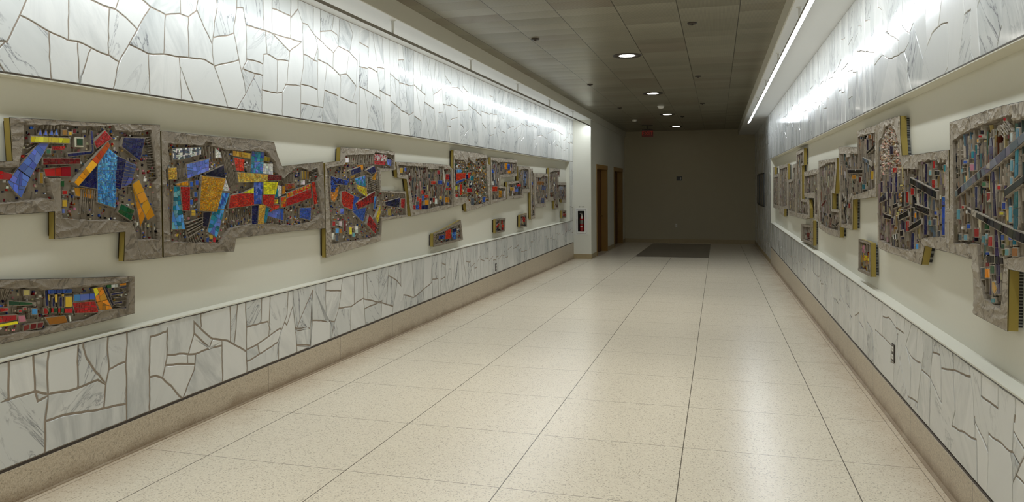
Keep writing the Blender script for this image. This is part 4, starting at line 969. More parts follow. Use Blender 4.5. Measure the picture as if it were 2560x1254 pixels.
farpanel('L', [(112,150),(154,145),(158,228),(300,232),(418,238),(428,700),(382,715),(380,810),(197,815),(195,1012),(122,1030)], [[(130,185),(150,185),(180,285),(185,960),(137,980)], [(215,292),(300,302),(345,268),(412,290),(415,690),(372,660),(368,750),(232,760),(212,640)]],
         'mosaic relief on the left wall with a long narrow leg hanging at its left', (1310, 400, 6.967), 17, pal=MIX, patches=[(BRN,.03,[(240,370),(350,430)]),([(90,100,150),SLATE],.03,[(310,450),(385,520)]),([(80,90,140),SLATE],.03,[(300,660),(355,740)]),(BLUE,.06,[(130,380),(155,430)])])
farpanel('L', [(432,135),(520,142),(628,155),(628,290),(602,292),(606,390),(738,392),(738,740),(658,736),(655,682),(607,677),(602,850),(533,845),(530,702),(432,708)], [[(450,212),(520,195),(620,178),(618,270),(580,290),(592,430),(725,432),(725,690),(670,690),(603,660),(592,830),(552,820),(512,642),(450,640)]],
         'stepped mosaic relief at the far end of the left niche', (1310, 400, 6.967), 19, pal=MIX, patches=[([(96,104,150),SLATE],.03,[(620,460),(680,520)]),(SLATE,.05,[(465,510),(505,560)])])
# ---- small blocks, left
def block(side, out, cav, label, Z, seed, patches=(), pal=None, res=0.014, dens=0.9, grp=None, fill='mixed'):
    p = Panel(side, out, label, Z, res, seed=seed, fill=fill, dens=dens, palette=pal, group=grp, name='mosaic_block', cat='mosaic block', cast='umber_concrete')
    p.cav(cav)
    for a in patches: p.p(*a)
    return p.build()
F = Panel('L', [(-1800,190),(-200,128),(0,120),(800,105),(1500,85),(2112,62),(2112,640),(1600,770),(800,955),(0,1125),(-200,1170),(-1800,1560)], 'long low mosaic block below the frieze at the left edge of the view', (0, 680, 6.27), 0.0075, seed=21, name='mosaic_block', cat='mosaic block', group=GSL, dens=1.5, cast='umber_concrete')
F.cav([(-1600,300),(-200,245),(230,250),(530,243),(680,268),(1100,245),(1500,215),(1640,205),(2040,150),(2050,290),(2000,560),(1560,605),(1550,650),(1400,745),(1140,790),(800,850),(700,905),(380,945),(120,1000),(-200,1050),(-1600,1300)])
for a in ((GRN,.04,[(160,450),(580,480),(580,505),(165,525)]),(RED,.028,[(-200,560),(150,562),(150,605),(-200,655)]),(RED,.03,[(-200,700),(285,670),(280,750),(-200,835)]),(YEL,.05,[(-200,860),(280,765),(285,810),(-200,900)]),(PINK,.06,[(305,680),(405,678),(430,770),(320,785)]),(SKY,.06,[(520,570),(605,665)]),((214,196,130),.06,[(395,280),(485,365)]),
          (BLUE,.025,[(765,275),(1145,262),(1145,325),(770,345)]),(NAVY,.04,[(725,285),(755,285),(780,530),(742,530)]),(GOLD,.05,[(770,345),(795,440)]),(GOLD,.05,[(880,345),(915,470)]),(GOLD,.05,[(990,340),(1020,380)]),(NAVY,.04,[(845,405),(875,540)]),(NAVY,.04,[(955,395),(992,540)]),((220,176,60),.09,[(1045,385),(1145,380),(1150,530),(1120,550),(1045,550)]),
          (SKY,.06,[(1180,350),(1270,345),(1270,455),(1180,455)]),(PERI,.05,[(1272,345),(1420,335),(1420,430),(1275,448)]),((80,96,190),.06,[(1422,335),(1500,332),(1500,425),(1422,430)]),(RED,.022,[(1160,480),(1510,455),(1565,630),(1200,642)]),(RED,.025,[(1030,565),(1150,565),(1155,640),(1030,640)]),(RED,.035,[(705,560),(750,560),(780,650),(720,655)]),
          (GRN,.03,[(870,560),(925,635)]),(GRN,.03,[(978,560),(1022,635)]),(GRN,.03,[(785,560),(815,650)]),(RED,.03,[(822,560),(860,635)]),(RED,.03,[(930,560),(970,635)]),([ORA,OCH,YEL],.04,[(1480,255),(1620,230),(1700,430),(1535,470)]),([ORA,OCH],.04,[(1535,470),(1700,430),(1780,580),(1590,610)]),(DNAVY,.03,[(1655,225),(1690,225),(1800,510),(1780,530)]),
          (NAVY,.03,[(1765,340),(1950,310),(1950,335),(1767,360)]),(NAVY,.03,[(1812,475),(1935,455),(1935,480),(1815,497)]),(NAVY,.03,[(1815,577),(1990,550),(1990,573),(1818,597)]),(NAVY,.03,[(1885,235),(1995,220),(1992,240),(1890,250)]),(BRN,.07,[(735,715),(1040,685),(1080,790),(800,825)]),(DRED,.07,[(400,838),(485,815),(470,900),(395,920)]),(DRED,.07,[(505,815),(595,800),(585,880),(495,900)]),(DRED,.07,[(615,800),(700,785),(680,865),(610,880)]),
          ([WHT,(150,140,126)],.07,[(1100,680),(1120,675),(1140,770),(1112,775)]),([RED,YEL,NAVY,WHT,GRN],.025,[(1680,200),(1870,185),(1870,235),(1700,250)]),([OCH,RED],.03,[(1890,185),(1995,165),(1995,205),(1900,212)]),(WHT,.06,[(420,388),(452,415)]),(WHT,.06,[(632,362),(668,392)]),(WHT,.06,[(615,458),(640,485)]),(RED,.05,[(390,560),(435,590)]),(RED,.05,[(318,595),(360,625)])): F.p(a[0], a[1], a[2], -.010)
F.fin((1800,300),(1830,570),(2000,270),(1990,560),4,.004,-.004).fin((-50,260),(220,265),(-30,430),(150,440),9,.005,-.008).fin((440,560),(620,560),(450,740),(640,720),8,.003,-.012)
F.build()
S4 = (1060, 520, 9.481)
block('L', [(225,605),(390,540),(560,455),(875,278),(905,500),(928,745),(560,840),(225,915)], [(245,630),(420,570),(600,485),(860,375),(885,560),(890,715),(560,800),(245,880)], 'flared mosaic block on the left wall with orange-red and blue tiles', S4, 23,
      [(VERM,.02,[(520,540),(640,490),(640,710),(520,735)],-.004),([SKY,BLUE],.03,[(660,580),(760,560),(770,740),(690,740)],-.004),(NAVY,.035,[(680,490),(775,470),(770,560),(690,575)],-.004),([BLUE,NAVY],.03,[(365,650),(490,630),(490,720),(365,725)],-.008),(WHT,.04,[(780,500),(840,485),(835,505),(785,520)],-.002),(DRED,.03,[(370,640),(480,612),(490,628),(375,655)],-.004)], grp=GSL)
block('L', [(1700,262),(1820,245),(1937,240),(1930,400),(1920,550),(1700,597)], [(1712,290),(1920,270),(1905,530),(1712,570)], 'nearly square mosaic block on the left wall under the C-shaped relief', S4, 25, [(RED,.03,[(1720,430),(1780,350),(1790,380),(1735,470)],-.004),(VERM,.03,[(1850,390),(1900,450)],-.004),(DNAVY,.04,[(1710,500),(1760,525)],-.004)], grp=GSL, fill='slats')
block('L', [(2285,162),(2440,115),(2443,300),(2445,435),(2285,457)], [(2300,190),(2430,160),(2430,420),(2300,435)], 'small upright mosaic block on the left wall with one red field', S4, 27, [(RED,.03,[(2345,200),(2405,215),(2400,330),(2345,320)],-.004),(WHT,.05,[(2322,280),(2340,360)],-.004)], grp=GSL, fill='slats')
block('L', [(666,882),(738,870),(738,1000),(666,1012)], [(675,900),(732,890),(732,985),(675,990)], 'smallest mosaic block, at the far end of the left niche', (1310, 400, 6.967), 29, [(RED,.04,[(680,930),(725,970)],-.004)], grp=GSL, fill='slats')

# ---- right 1 (pixel outline)
PX = (0, 0, 1); ZJ = (2360, 230, 6.27); ZK = (2360, 420, 6.27); ZLq = (2360, 600, 5.225)
def conv(Z, pts): return [(Z[0]+x/Z[2], Z[1]+y/Z[2]) for x, y in pts]
RP = [(120,92,66), (190,170,110), (170,150,120), (120,108,96), (190,184,170), (130,70,60), SLATE, (100,128,134), (70,66,84), (150,130,90), (110,98,84)]
G = Panel('R', [(2373,306.5),(2424,291.5),(2462,278),(2503,265),(2560,253),(2690,228),(2690,706),(2560,680),(2520,672),(2518.5,750),(2517,827),(2475,806),(2433.7,784),(2432,700),(2431,648),(2374.5,630)],
          'largest mosaic relief at the right edge of the view, crossed by dark diagonal bars', PX, 0.009, seed=31, group=GR, dens=1.3, palette=RP, fill='slats')
G.cav(conv(ZJ, [(135,755),(400,590),(620,500),(900,395),(1060,350),(1078,450),(1254,400)])+[(2660,275),(2660,652),(2560,641),(2511,648),(2505.5,715),(2502.6,774),(2459.5,745.5),(2449,690),(2442,611.5),(2384,608),(2384,500)])
G.p([SLATE,BLK,(110,116,126),(60,62,70)],.045,[(2389,478),(2456,421),(2480,424),(2391,492)],.001).p([SLATE,(110,116,126),(70,76,88)],.06,[(2456,421),(2560,332),(2640,262),(2640,290),(2560,356),(2480,424)],.001)
G.p([BLK,(40,40,40),(54,58,54)],.05,[(2419,520.5),(2535,575),(2533,597),(2421,531)],.0).p([BLK,(60,66,60)],.05,[(2535,575),(2640,612),(2640,640),(2533,597)],.0).p(BLK,.09,conv(ZK,[(955,345),(1254,120),(1254,235),(965,450)]),.001).p(BLK,.09,[(2560,439),(2640,382),(2640,405),(2560,457.5)],.001)
G.p(TEAL,.05,[(2538,320),(2546,320),(2545,345),(2537,350)],-.004).p(TEAL,.05,[(2536,378),(2544,372),(2543,438),(2535,445)],-.004).p((24,90,104),.05,[(2534,480),(2543,476),(2543,560),(2540,575),(2531,573)],-.004)
G.p(PURP,.035,[(2473,345),(2478,343),(2481,370),(2480,398),(2472,400)],-.004).p(PURP,.04,[(2477,428),(2483,428),(2489,541),(2484,541)],-.004).p(PURP,.04,[(2485,572),(2491,574),(2494,640),(2486,640)],-.004).p(PURP,.04,[(2487,640),(2496,640),(2499,735),(2491,735)],-.004)
G.p(NAVY,.05,[(2433,380),(2438.5,380),(2438.5,425),(2434,425)],-.004).p(NAVY,.05,[(2436,466),(2441,466),(2440.5,519),(2437,519)],-.004)
for c, q in ((TEAL,(2427,377.5,2433,395)),(TEAL,(2436.5,362,2440.5,385)),(PINK,(2423,410,2432,426)),(BLUE,(2407.5,401,2416,409)),(WHT,(2524,332,2529,354)),(RED,(2465,482,2472.5,503)),(RED,(2492,463,2499,473.5)),(RED,(2435,571,2444.5,591.5)),(RED,(2470,590.5,2478,614.5)),(RED,(2400.7,514,2407.5,520.5)),
             (LTBL,(2391,523,2398,547.5)),(LTBL,(2408.6,586.6,2416,600)),(LTBL,(2521,516,2527.5,555.5)),(LTBL,(2511,622,2519,638)),(BLUE,(2503.5,506,2510.7,522)),(BLUE,(2501,586,2507.5,600)),(BLUE,(2417,560,2424,571)),(GRN,(2460.5,557,2470,573)),(GRN,(2454,455,2462,466)),(LTBL,(2453,589,2460,606)),
             (ORA,(2461.4,670.8,2472,693.8)),(SLATE,(2449.5,669,2459,697)),(BLK,(2465.5,638,2483,657)),(BLK,(2486,641,2494,659)),(BLK,(2496,643,2505.5,660)),(DRED,(2463,655,2470,666)),(TEAL,(2477,745,2485,756)),(BLUE,(2520,583,2528,600)),(TEAL,(2530,596,2538,612)),(GRN,(2502,610,2509,622)),(BLUE,(2463,630,2471,637)),
             (GRN,(2474,664,2483,684)),(BRN,(2529,620,2541,640)),(YEL,(2497,530,2506,537)),(LTBL,(2523,443,2529,462)),(GOLD,(2441,348,2444,356)),(RED,(2445,338,2452,344)),(RED,(2507,293,2512,302)),(SLATE,(2395,585,2402,600)),(LTBL,(2462,584,2467,596)),(WHT,(2413,526,2417,533)),(WHT,(2402,566,2406,572)),(LTBL,(2524,400,2530,428))): G.p(c, .05, [(q[0], q[1]), (q[2], q[3])], -.004)
G.p((236,178,40),.09,conv(ZLq,[(625,545),(645,540),(665,580),(680,640),(655,705),(625,650)]),-.002)
G.fin((2388,350),(2430,335),(2389,420),(2428,415),6,.005,-.006).fin((2389,370),(2389,440),(2425,372),(2425,430),6,.004,-.006).fin((2486,322),(2515,300),(2500,345),(2525,325),6,.004,-.004).fin((2500,425),(2530,400),(2505,460),(2525,450),5,.005,-.006).fin((2436,615),(2455,745),(2442,615),(2462,745),1,.01,-.014).fin((2470,700),(2500,770),(2475,690),(2504,740),3,.006,-.014)
G.build()
# ---- right 2
ZM = (2180, 270, 5.971); ZNq = (2180, 470, 5.971)
H2 = Panel('R', [(2192.5,311),(2215,299),(2248.7,289.3),(2250,340),(2253.7,388.9),(2290,386),(2330,380),(2371,375),(2372,500),(2373.4,630),(2350,625),(2311,613),(2306,640),(2302,661),(2275,651),(2247,638),(2220,630),(2194,618),(2193,460)],
           'right-wall mosaic relief with a tall pointed arch of chips and black zigzag bars', PX, 0.0105, seed=33, group=GR, dens=1.5, palette=[(70,60,84), SLATE, (190,184,176), (150,136,150), (120,96,76), (180,160,110), (160,130,132), (60,62,84), (110,100,96), (130,120,112)], fill='slats')
H2.cav([(2224.4,307.7),(2211.8,318.6),(2205,342),(2197,350),(2196,370),(2194.8,480),(2198,599),(2213,608),(2227.7,617),(2273.8,627.4),(2300.6,620),(2304,597),(2335,592),(2361.7,594),(2362.6,491.8),(2364.2,397.3),(2357,405),(2352,395),(2347,408),(2342,399),(2328,400),(2320,396),(2313,404),(2294,404),(2293,421.6),(2257,420.7),(2252.9,407.3),(2247,360.4),(2237,325.3)])
H2.p([BLK,(40,38,44)],.06,[(2276,444),(2341,478),(2341.5,497),(2276,458)],.001).p([BLK,(50,44,44)],.02,conv(ZNq,[(640,240),(855,310),(845,400),(650,325)]),.0).p(BLK,.05,conv(ZNq,[(550,580),(735,455),(740,530),(555,640)]),.001)
H2.p(BLK,.04,conv(ZNq,[(410,400),(540,330),(550,410),(400,480)]),.0).p(BLK,.05,conv(ZNq,[(175,385),(285,420),(280,465),(180,445)]),.0).p([BLK,SLATE],.03,conv(ZNq,[(115,150),(205,60),(215,165),(110,218)]),.0).p(BLK,.03,conv(ZNq,[(310,250),(380,225),(385,275),(320,300)]),.0).p((84,64,60),.04,conv(ZNq,[(480,290),(570,250),(570,290),(490,320)]),.0)
H2.p([BLK,WHT],.03,conv(ZNq,[(310,695),(380,680),(380,755),(320,762)]),.0).p(BLK,.05,conv(ZNq,[(420,640),(465,625),(465,710),(425,718)]),.0)
for c, Zq, q in ((NAVY,ZM,(792,830,815,1100)),(NAVY,ZNq,(775,80,812,290)),(NAVY,ZNq,(775,400,810,695)),(BLUE,ZNq,(1035,130,1083,260)),(BLUE,ZNq,(1035,270,1085,700)),(SLATE,ZNq,(905,460,940,740)),(SLATE,ZNq,(900,170,927,325)),(NAVY,ZM,(345,960,362,1254)),(PURP,ZM,(125,1100,150,1254)),(PURP,ZM,(222,1090,240,1254)),(PURP,ZM,(275,1120,292,1254)),
                 (BLK,ZNq,(440,60,465,280)),(BLK,ZNq,(582,290,608,510)),(RED,ZM,(890,1070,930,1190)),(RED,ZNq,(575,0,612,100)),(RED,ZNq,(502,55,535,215)),(RED,ZNq,(505,490,540,640)),(RED,ZM,(905,790,930,900)),(RED,ZM,(310,890,355,960)),(BLUE,ZNq,(925,345,955,400)),(LTBL,ZNq,(835,480,865,550)),(SKY,ZNq,(650,830,680,910)),(TEAL,ZM,(1060,850,1088,950)),
                 (LTBL,ZM,(845,930,875,1000)),(BLK,ZM,(925,935,995,1005)),(PURP,ZM,(262,570,300,690)),(ORA,ZNq,(630,370,645,440)),(DNAVY,ZNq,(668,350,684,470)),(BRN,ZNq,(330,570,365,620)),(PURP,ZNq,(285,440,310,540)),(NAVY,ZNq,(590,670,612,910)),(SLATE,ZNq,(975,640,1005,790)),(DNAVY,ZNq,(190,190,210,360)),(DNAVY,ZNq,(232,0,250,260))):
    H2.p(c, .045, conv(Zq, [(q[0], q[1]), (q[2], q[1]), (q[2], q[3]), (q[0], q[3])]), -.004)
def chips(P, poly, n, seed, pal, an0=0.3):
    """slanting glass slivers packed inside an arch"""
    rng = random.Random(seed); pl = ccw(poly); ya, yb = min(q[0] for q in pl), max(q[0] for q in pl); za, zb = min(q[1] for q in pl), max(q[1] for q in pl)
    root = P; fm = MB()
    for _ in range(n):
        q = (rng.uniform(ya, yb), rng.uniform(za, zb))
        if not in1(q, pl): continue
        a = rng.gauss(an0, 0.5); w_, h_ = rng.uniform(.008, .02), rng.uniform(.003, .006); ca, sa = math.cos(a), math.sin(a)
        qq = [(q[0]+dx*ca-dy*sa, q[1]+dx*sa+dy*ca) for dx, dy in ((-w_, -h_*.3), (w_*.6, -h_), (w_, h_*.4), (-w_*.4, h_))]
        lv = -CAV+rng.uniform(.006, .024); t = rng.gauss(0, .005)
        fm.idx([H2.P3(qq[0], lv-t), H2.P3(qq[1], lv+t), H2.P3(qq[2], lv+t), H2.P3(qq[3], lv-t)]+[H2.P3(z, -CAV) for z in qq], [(0, 1, 2, 3), (0, 1, 5, 4), (1, 2, 6, 5), (2, 3, 7, 6), (3, 0, 4, 7)], 1 if rng.random() < .55 else 0, jitcol(pal[rng.randrange(len(pal))], rng))
    o = fm.build('arch_chips', ['cast_concrete', 'glass_tile', 'gold_tile'], root, attr='col'); o['kind'] = 'stuff'
ARCH = H2.map([(2224.4,309),(2212,319.6),(2206,342),(2198,370),(2197,440),(2250,440),(2251,407),(2246,360.4),(2236,326)])
ARM = H2.map([(2246,470),(2254,440),(2257,520),(2250,545),(2238,545)])
H2.clear = [ccw(ARCH), ccw(ARM)]
h2 = H2.build()
chips(h2, ARCH, 1500, 5, [(206,160,140), (150,110,84), (190,170,140), (120,90,66), (220,200,180)])
chips(h2, ARM, 260, 6, [(200,160,80), (150,110,60), (190,170,110)])
# ---- right 3
ZO = (2030, 310, 7.376); ZP = (2030, 460, 5.222)
J = Panel('R', [(2096,367.6),(2120,367),(2142.5,368.3),(2142.5,329),(2165,321),(2191.5,312),(2192,400),(2191.5,491),(2160,495.5),(2131.5,498.5),(2131,574),(2101.5,567),(2099,470)],
          'stepped right-wall mosaic relief with a level black bar and a bent one', PX, 0.014, seed=35, group=GR, dens=1.4, fill='slats', palette=[(120,96,70), (180,158,110), (170,150,120), SLATE, (110,100,92), (190,184,174), (90,106,106), (50,46,48), (150,130,126)])
J.cav([(2098.2,383.2),(2114,384.5),(2115.4,392.7),(2124.5,391),(2125,383.2),(2143.9,383.9),(2144.6,341.9),(2165,336),(2187.3,330.3),(2187.3,468.6),(2168.3,476.8),(2129.6,490.6),(2129.6,561.5),(2103.5,559.6),(2101,470)])
for c, Zq, q in ((BLK,ZO,[(655,840),(930,840),(925,912),(655,905)]),(BLK,ZO,[(1005,525),(1155,372),(1155,445),(1010,555)]),(SLATE,ZO,[(930,615),(1095,700),(1092,780),(930,655)]),(DRED,ZO,[(870,975),(905,975),(905,1080),(870,1080)]),(GOLD,ZO,[(1087,868),(1130,868),(1125,1018),(1087,1018)]),(OCH,ZO,[(740,940),(800,940),(800,1010),(740,1010)]),
                 (BLK,ZP,[(412,352),(508,120),(514,150),(425,368)]),(BLK,ZP,[(385,210),(425,180),(425,215),(388,238)]),(BLK,ZP,[(390,130),(398,130),(455,508),(447,508)]),(RED,ZP,[(478,250),(496,250),(496,312),(478,312)]),(TEAL,ZO,[(925,1110),(975,1110),(975,1200),(925,1200)]),(DNAVY,ZO,[(1015,280),(1035,280),(1035,480),(1018,490)]),(BRN,ZO,[(1040,210),(1085,190),(1085,260),(1045,270)])): J.p(c, .08, conv(Zq, q), -.002)
J.build()
# ---- right 4..9
FP = [(140,130,120), (110,112,114), (116,98,80), (186,180,170), (110,100,92), (110,76,70), (160,150,140), (170,156,120)]
farpanel('R', [(2046,402),(2070,399),(2092.5,394.5),(2090,440),(2087,484),(2080,481),(2080,522),(2099,524),(2099,593.5),(2070,584),(2046.5,569),(2046,480)], [[(2048,419),(2068,407),(2088,404),(2084,468),(2077,476),(2077,528),(2096,531),(2096,577),(2070,571),(2049,560)]],
         'right-wall mosaic relief with a curved-in right edge and black chevron at its foot', PX, 37, pal=FP, res=0.018, patches=[(BLK,.08,[(2056.8,530),(2076,535.6),(2076,543),(2058,535.6)]),(BLK,.08,[(2079,558),(2087,563.5),(2095,554),(2094,560),(2087,567),(2080,563)]),(DRED,.05,[(2052,513.6),(2061.6,499),(2066,501),(2055,515.5)])])
farpanel('R', [(2010.3,429.6),(2028,425),(2045,421.5),(2045.5,490),(2045.7,552),(2036,546.2),(2035.6,495),(2023,494.5),(2010.5,493)], [[(2012,441),(2043,434),(2043.5,540),(2038,535),(2037.5,482),(2012,482)]],
         'small flag-shaped mosaic relief on the right wall with narrow leg on its right', PX, 39, pal=FP, res=0.02)
farpanel('R', [(1990.4,379.5),(2000,373),(2009.2,369),(2009,412),(2004.3,414),(2005,497.5),(2015,496),(2022.5,499),(2024,520),(2024,545),(2010,547),(1991,541.7)], [[(1992.3,388),(2007.3,379),(2006.8,406),(2001.8,412),(2002.2,503),(2018,505),(2021,538),(1993,532)]],
         'tall mosaic relief in the right niche reaching up toward the marble above', PX, 41, pal=FP, res=0.022)
farpanel('R', [(1969.4,449),(1979.5,447),(1981,412),(1989.8,409),(1990.3,541),(1980,539),(1969.5,536)], [[(1971.2,456),(1981.5,452),(1983,420),(1988.4,418),(1988.6,530),(1971.3,526)]],
         'narrow mosaic relief on the right wall left of the tall one', PX, 43, pal=FP, res=0.025)
farpanel('R', [(1947.8,415),(1958,412),(1968.8,409),(1969,521),(1960.5,521),(1960,541),(1947.6,532)], [[(1949.5,423),(1967,417),(1967,514),(1957,516),(1949.5,515)]],
         'narrow mosaic relief on the right wall with a step at its lower right', PX, 45, pal=FP, res=0.025)
farpanel('R', [(1933,418),(1937,417.5),(1937,436),(1947.2,433),(1947.2,523),(1940,521),(1933,518)], [[(1934.5,444),(1945.8,441),(1945.8,515),(1934.5,510)]],
         'farthest mosaic relief on the right wall, at the very end of the niche', PX, 47, pal=FP, res=0.028)
block('R', conv(ZP, [(605,718),(680,735),(758,770),(762,1000),(765,1210),(690,1170),(603,1130)]), conv(ZP, [(620,745),(750,790),(752,1165),(620,1100)]), 'larger square mosaic block below the right frieze, nearer the viewer', PX, 49, [(PINK,.03,conv(ZP,[(650,800),(680,800),(680,900),(650,890)]),-.006),([OCH,YEL],.03,conv(ZP,[(665,920),(735,940),(735,1000),(665,1000)]),-.006),(BRN,.04,conv(ZP,[(690,1000),(715,1005),(712,1060),(690,1050)]),-.006)], grp=GSR, fill='slats', dens=1.6, pal=[BRN, GOLD, DRED, (120,108,96), SLATE])
ZQ = (1915, 350, 4.643)
block('R', conv(ZQ, [(408,970),(460,978),(518,990),(522,925),(545,935),(545,1090),(545,1222),(480,1195),(408,1165)]), conv(ZQ, [(425,1000),(520,1015),(528,1010),(528,1190),(425,1150)]), 'mosaic block with a raised corner below the far half of the right frieze', PX, 51, [(DRED,.04,conv(ZQ,[(470,1070),(500,1075),(500,1130),(470,1120)]),-.006)], grp=GSR, fill='slats', dens=1.4, pal=FP)
# ------------------------------------------------------------------ pendant lamps along both walls
def pendant(X, n, yend, rods, label, tilt_ok=True):
    root = empty('linear_pendant_lamp', (X, (Y0+yend)/2, 3.02)); xi = X+n*0.0275
    def px(d): return xi-n*d          # d grows towards the wall
    z = 3.024
    h = MB(); P = [(px(0), z+0.002), (px(0), z+0.028), (px(0.055), z+0.033), (px(0.055), z+0.0285)]
    h.prism(P, Y0+0.1, yend)
    P2 = [(px(-0.0015), z-0.001), (px(-0.0015), z+0.004), (px(0.001), z+0.004), (px(0.001), z-0.001)]
    h.prism(P2, Y0+0.1, yend)
    h.build('housing', 'lamp_housing', root)
    l = MB(); l.face([(px(0.002), Y0+0.12, z+0.0015), (px(0.054), Y0+0.12, z+0.0270), (px(0.054), yend-0.01, z+0.0270), (px(0.002), yend-0.01, z+0.0015)])
    ln = l.build('light_lens', 'lamp_lens', root, recalc=False)
    for y in rods:
        rr = MB(); rr.lathe([(0.0, 0.0), (0.012, 0.0), (0.012, ZSOF-z-0.032), (0.0, ZSOF-z-0.032)], (X, y, z+0.028), 'Z', 12)
        rd = rr.build('suspension_rod', 'white_enamel', root)
        cc = MB(); cc.lathe([(0.0, -0.006), (0.028, -0.006), (0.030, 0.0), (0.0, 0.0)], (X, y, ZSOF), 'Z', 20); cc.build('ceiling_plate', 'white_enamel', rd)
    tag(root, label, 'lamp', 'long pendant lamps along the marble walls')
    return root
pendant(-3.05, 1, YPIER-0.03, [1.95, 4.30, 6.62, 8.98, 11.3, 13.6, 15.95], 'slim linear pendant lamp running above the left marble wall, seen dark from its back')
pendant(0.735, -1, 18.5, [2.4, 4.8, 7.2, 9.65, 12.05, 14.45, 16.8], 'glowing white linear pendant lamp hung from the soffit above the right marble wall')

# ------------------------------------------------------------------ ceiling fittings
dl_spots = [(-1.2, -2.8, None), (-1.2, 1.5, None), (-1.2, 5.85, None), (-1.2, 10.3, 'largest round recessed downlight, nearest in view on the perforated ceiling'),  # rearmost one is unseen, added behind the camera to brighten the near floor
            (-1.21, 14.7, 'second round recessed downlight from the viewer, just in front of the dome detector'),
            (-1.22, 19.2, 'third round recessed downlight, between the two dome smoke detectors and the far wall'),
            (-1.22, 23.3, 'farthest recessed downlight, right of the red exit sign by the far wall')]
def downlight(x, y):
    root = empty('recessed_downlight', (x, y, ZCEIL)); h = MB()
    h.lathe([(0.115, 0.004), (0.115, -0.006), (0.19, -0.012), (0.20, -0.004), (0.20, 0.0)], (x, y, ZCEIL), 'Z', 40); h.build('trim_ring', 'dark_steel', root)
    h = MB(); h.lathe([(0.0, -0.003), (0.113, -0.003)], (x, y, ZCEIL), 'Z', 32, sm=False); h.build('light_lens', 'downlight_lens', root)
    ld = bpy.data.lights.new('downlight_beam', 'SPOT'); ld.energy = DOWNLIGHT_WATTS[y]; ld.spot_size = math.radians(112); ld.spot_blend = 0.9; ld.shadow_soft_size = 0.1; ld.color = (1.0, 0.97, 0.91)
    lo = bpy.data.objects.new('downlight_beam', ld); COL.objects.link(lo); lo.parent = root; lo.location = (0, 0, -0.03)
    return root
for x, y, lab in dl_spots:
    d = downlight(x, y)
    tag(d, lab or 'round recessed downlight in the ceiling close above the viewer, out of the picture', 'ceiling light', 'round downlights down the middle of the ceiling')
def spot(u, v, Z=ZCEIL): return onz(u, v, Z)
for (u, v, lab) in [(1652, 267, 'small white dome smoke detector between the second and third downlights'), (1586, 301, 'small white dome smoke detector just left of the exit sign')]:
    x, y = spot(u, v-2); root = empty('smoke_detector', (x, y, ZCEIL)); h = MB()
    h.lathe([(0.0, 0.0), (0.075, 0.0), (0.078, -0.012), (0.074, -0.02)], (x, y, ZCEIL), 'Z', 28); h.build('base_plate', 'white_plastic', root)
    h = MB(); h.lathe([(0.066, -0.02), (0.06, -0.045), (0.035, -0.056), (0.0, -0.058)], (x, y, ZCEIL), 'Z', 28); h.build('dome', 'white_plastic', root)
    tag(root, lab, 'smoke detector', 'dome smoke detectors on the ceiling')
for (u, v, lab) in [(1338, 97, 'dark round sprinkler cover on the bright left side of the ceiling'), (1730, 57, 'dark round sprinkler cover nearest the right side at the top of the view'),
                    (1745, 190, 'dark round sprinkler cover in the second row of the right side of the ceiling'), (1756, 258, 'dark round sprinkler cover in the third row of the right side of the ceiling'),
                    (1475, 211, 'dark round sprinkler cover near the left soffit, beyond the first one there'), (1549, 269, 'dark round sprinkler cover on the left of the ceiling near the pier'), (1706, 291, 'farthest dark round sprinkler cover, right of the third downlight')]:
    x, y = spot(u, v); root = empty('sprinkler_cover', (x, y, ZCEIL)); h = MB()
    h.lathe([(0.0, -0.014), (0.045, -0.014), (0.052, -0.008), (0.052, 0.0)], (x, y, ZCEIL), 'Z', 24); h.build('cover_plate', 'dark_steel', root)
    h = MB(); h.lathe([(0.0, -0.03), (0.012, -0.028), (0.014, -0.014)], (x, y, ZCEIL), 'Z', 16); h.build('deflector', 'dark_steel', root)
    tag(root, lab, 'sprinkler', 'sprinkler covers on the ceiling')

# ------------------------------------------------------------------ exit sign
ex, ey = -2.02, 22.5
root = empty('exit_sign', (ex, ey, ZCEIL)); h = MB()
zt = 3.215
h.box(ex-0.17, ex+0.17, ey-0.012, ey+0.012, zt-0.20, zt); h.build('sign_panel', 'exit_orange', root)
h = MB(); h.box(ex-0.17, ex+0.17, ey-0.03, ey+0.03, zt, zt+0.035); h.box(ex-0.17, ex+0.17, ey-0.04, ey+0.04, ZCEIL-0.02, ZCEIL); h.box(ex-0.02, ex+0.02, ey-0.01, ey+0.01, zt+0.03, ZCEIL-0.01); h.build('canopy', 'dark_steel', root)
textobj('lettering', 'EXIT', 0.17, (ex, ey-0.0135, zt-0.10), Matrix.Rotation(math.pi/2, 3, 'X').to_euler(), 'exit_red', root)
tag(root, 'dim red exit sign hanging from the ceiling before the far wall', 'exit sign')

# ------------------------------------------------------------------ far wall: washroom plate and outlet
def ony(u, v, Y):
    d = ray(u, v); t = Y/d.y; return (t*d.x, EYE+t*d.z)
x0, z1 = ony(1691.2, 441, YF); x1, z0 = ony(1705.2, 451, YF)
root = empty('restroom_sign', ((x0+x1)/2, YF, z0)); h = MB(); h.box(x0, x1, YF-0.006, YF, z0, z1); h.build('sign_plate', 'dark_plastic', root)
h = MB(); cx = x0+(x1-x0)*0.80; cz = (z0+z1)/2
h.lathe([(0.0, -0.0), (0.009, -0.0), (0.009, 0.002), (0.0, 0.002)], (cx, YF-0.009, cz+0.033), 'Y', 12)
h.face([(cx-0.014, YF-0.008, cz+0.022), (cx+0.014, YF-0.008, cz+0.022), (cx+0.009, YF-0.008, cz-0.008), (cx+0.006, YF-0.008, cz-0.04), (cx-0.006, YF-0.008, cz-0.04), (cx-0.009, YF-0.008, cz-0.008)])
h.build('figure_symbol', 'white_plastic', root)
tag(root, 'small black sign plate with a white figure on the far wall', 'sign')
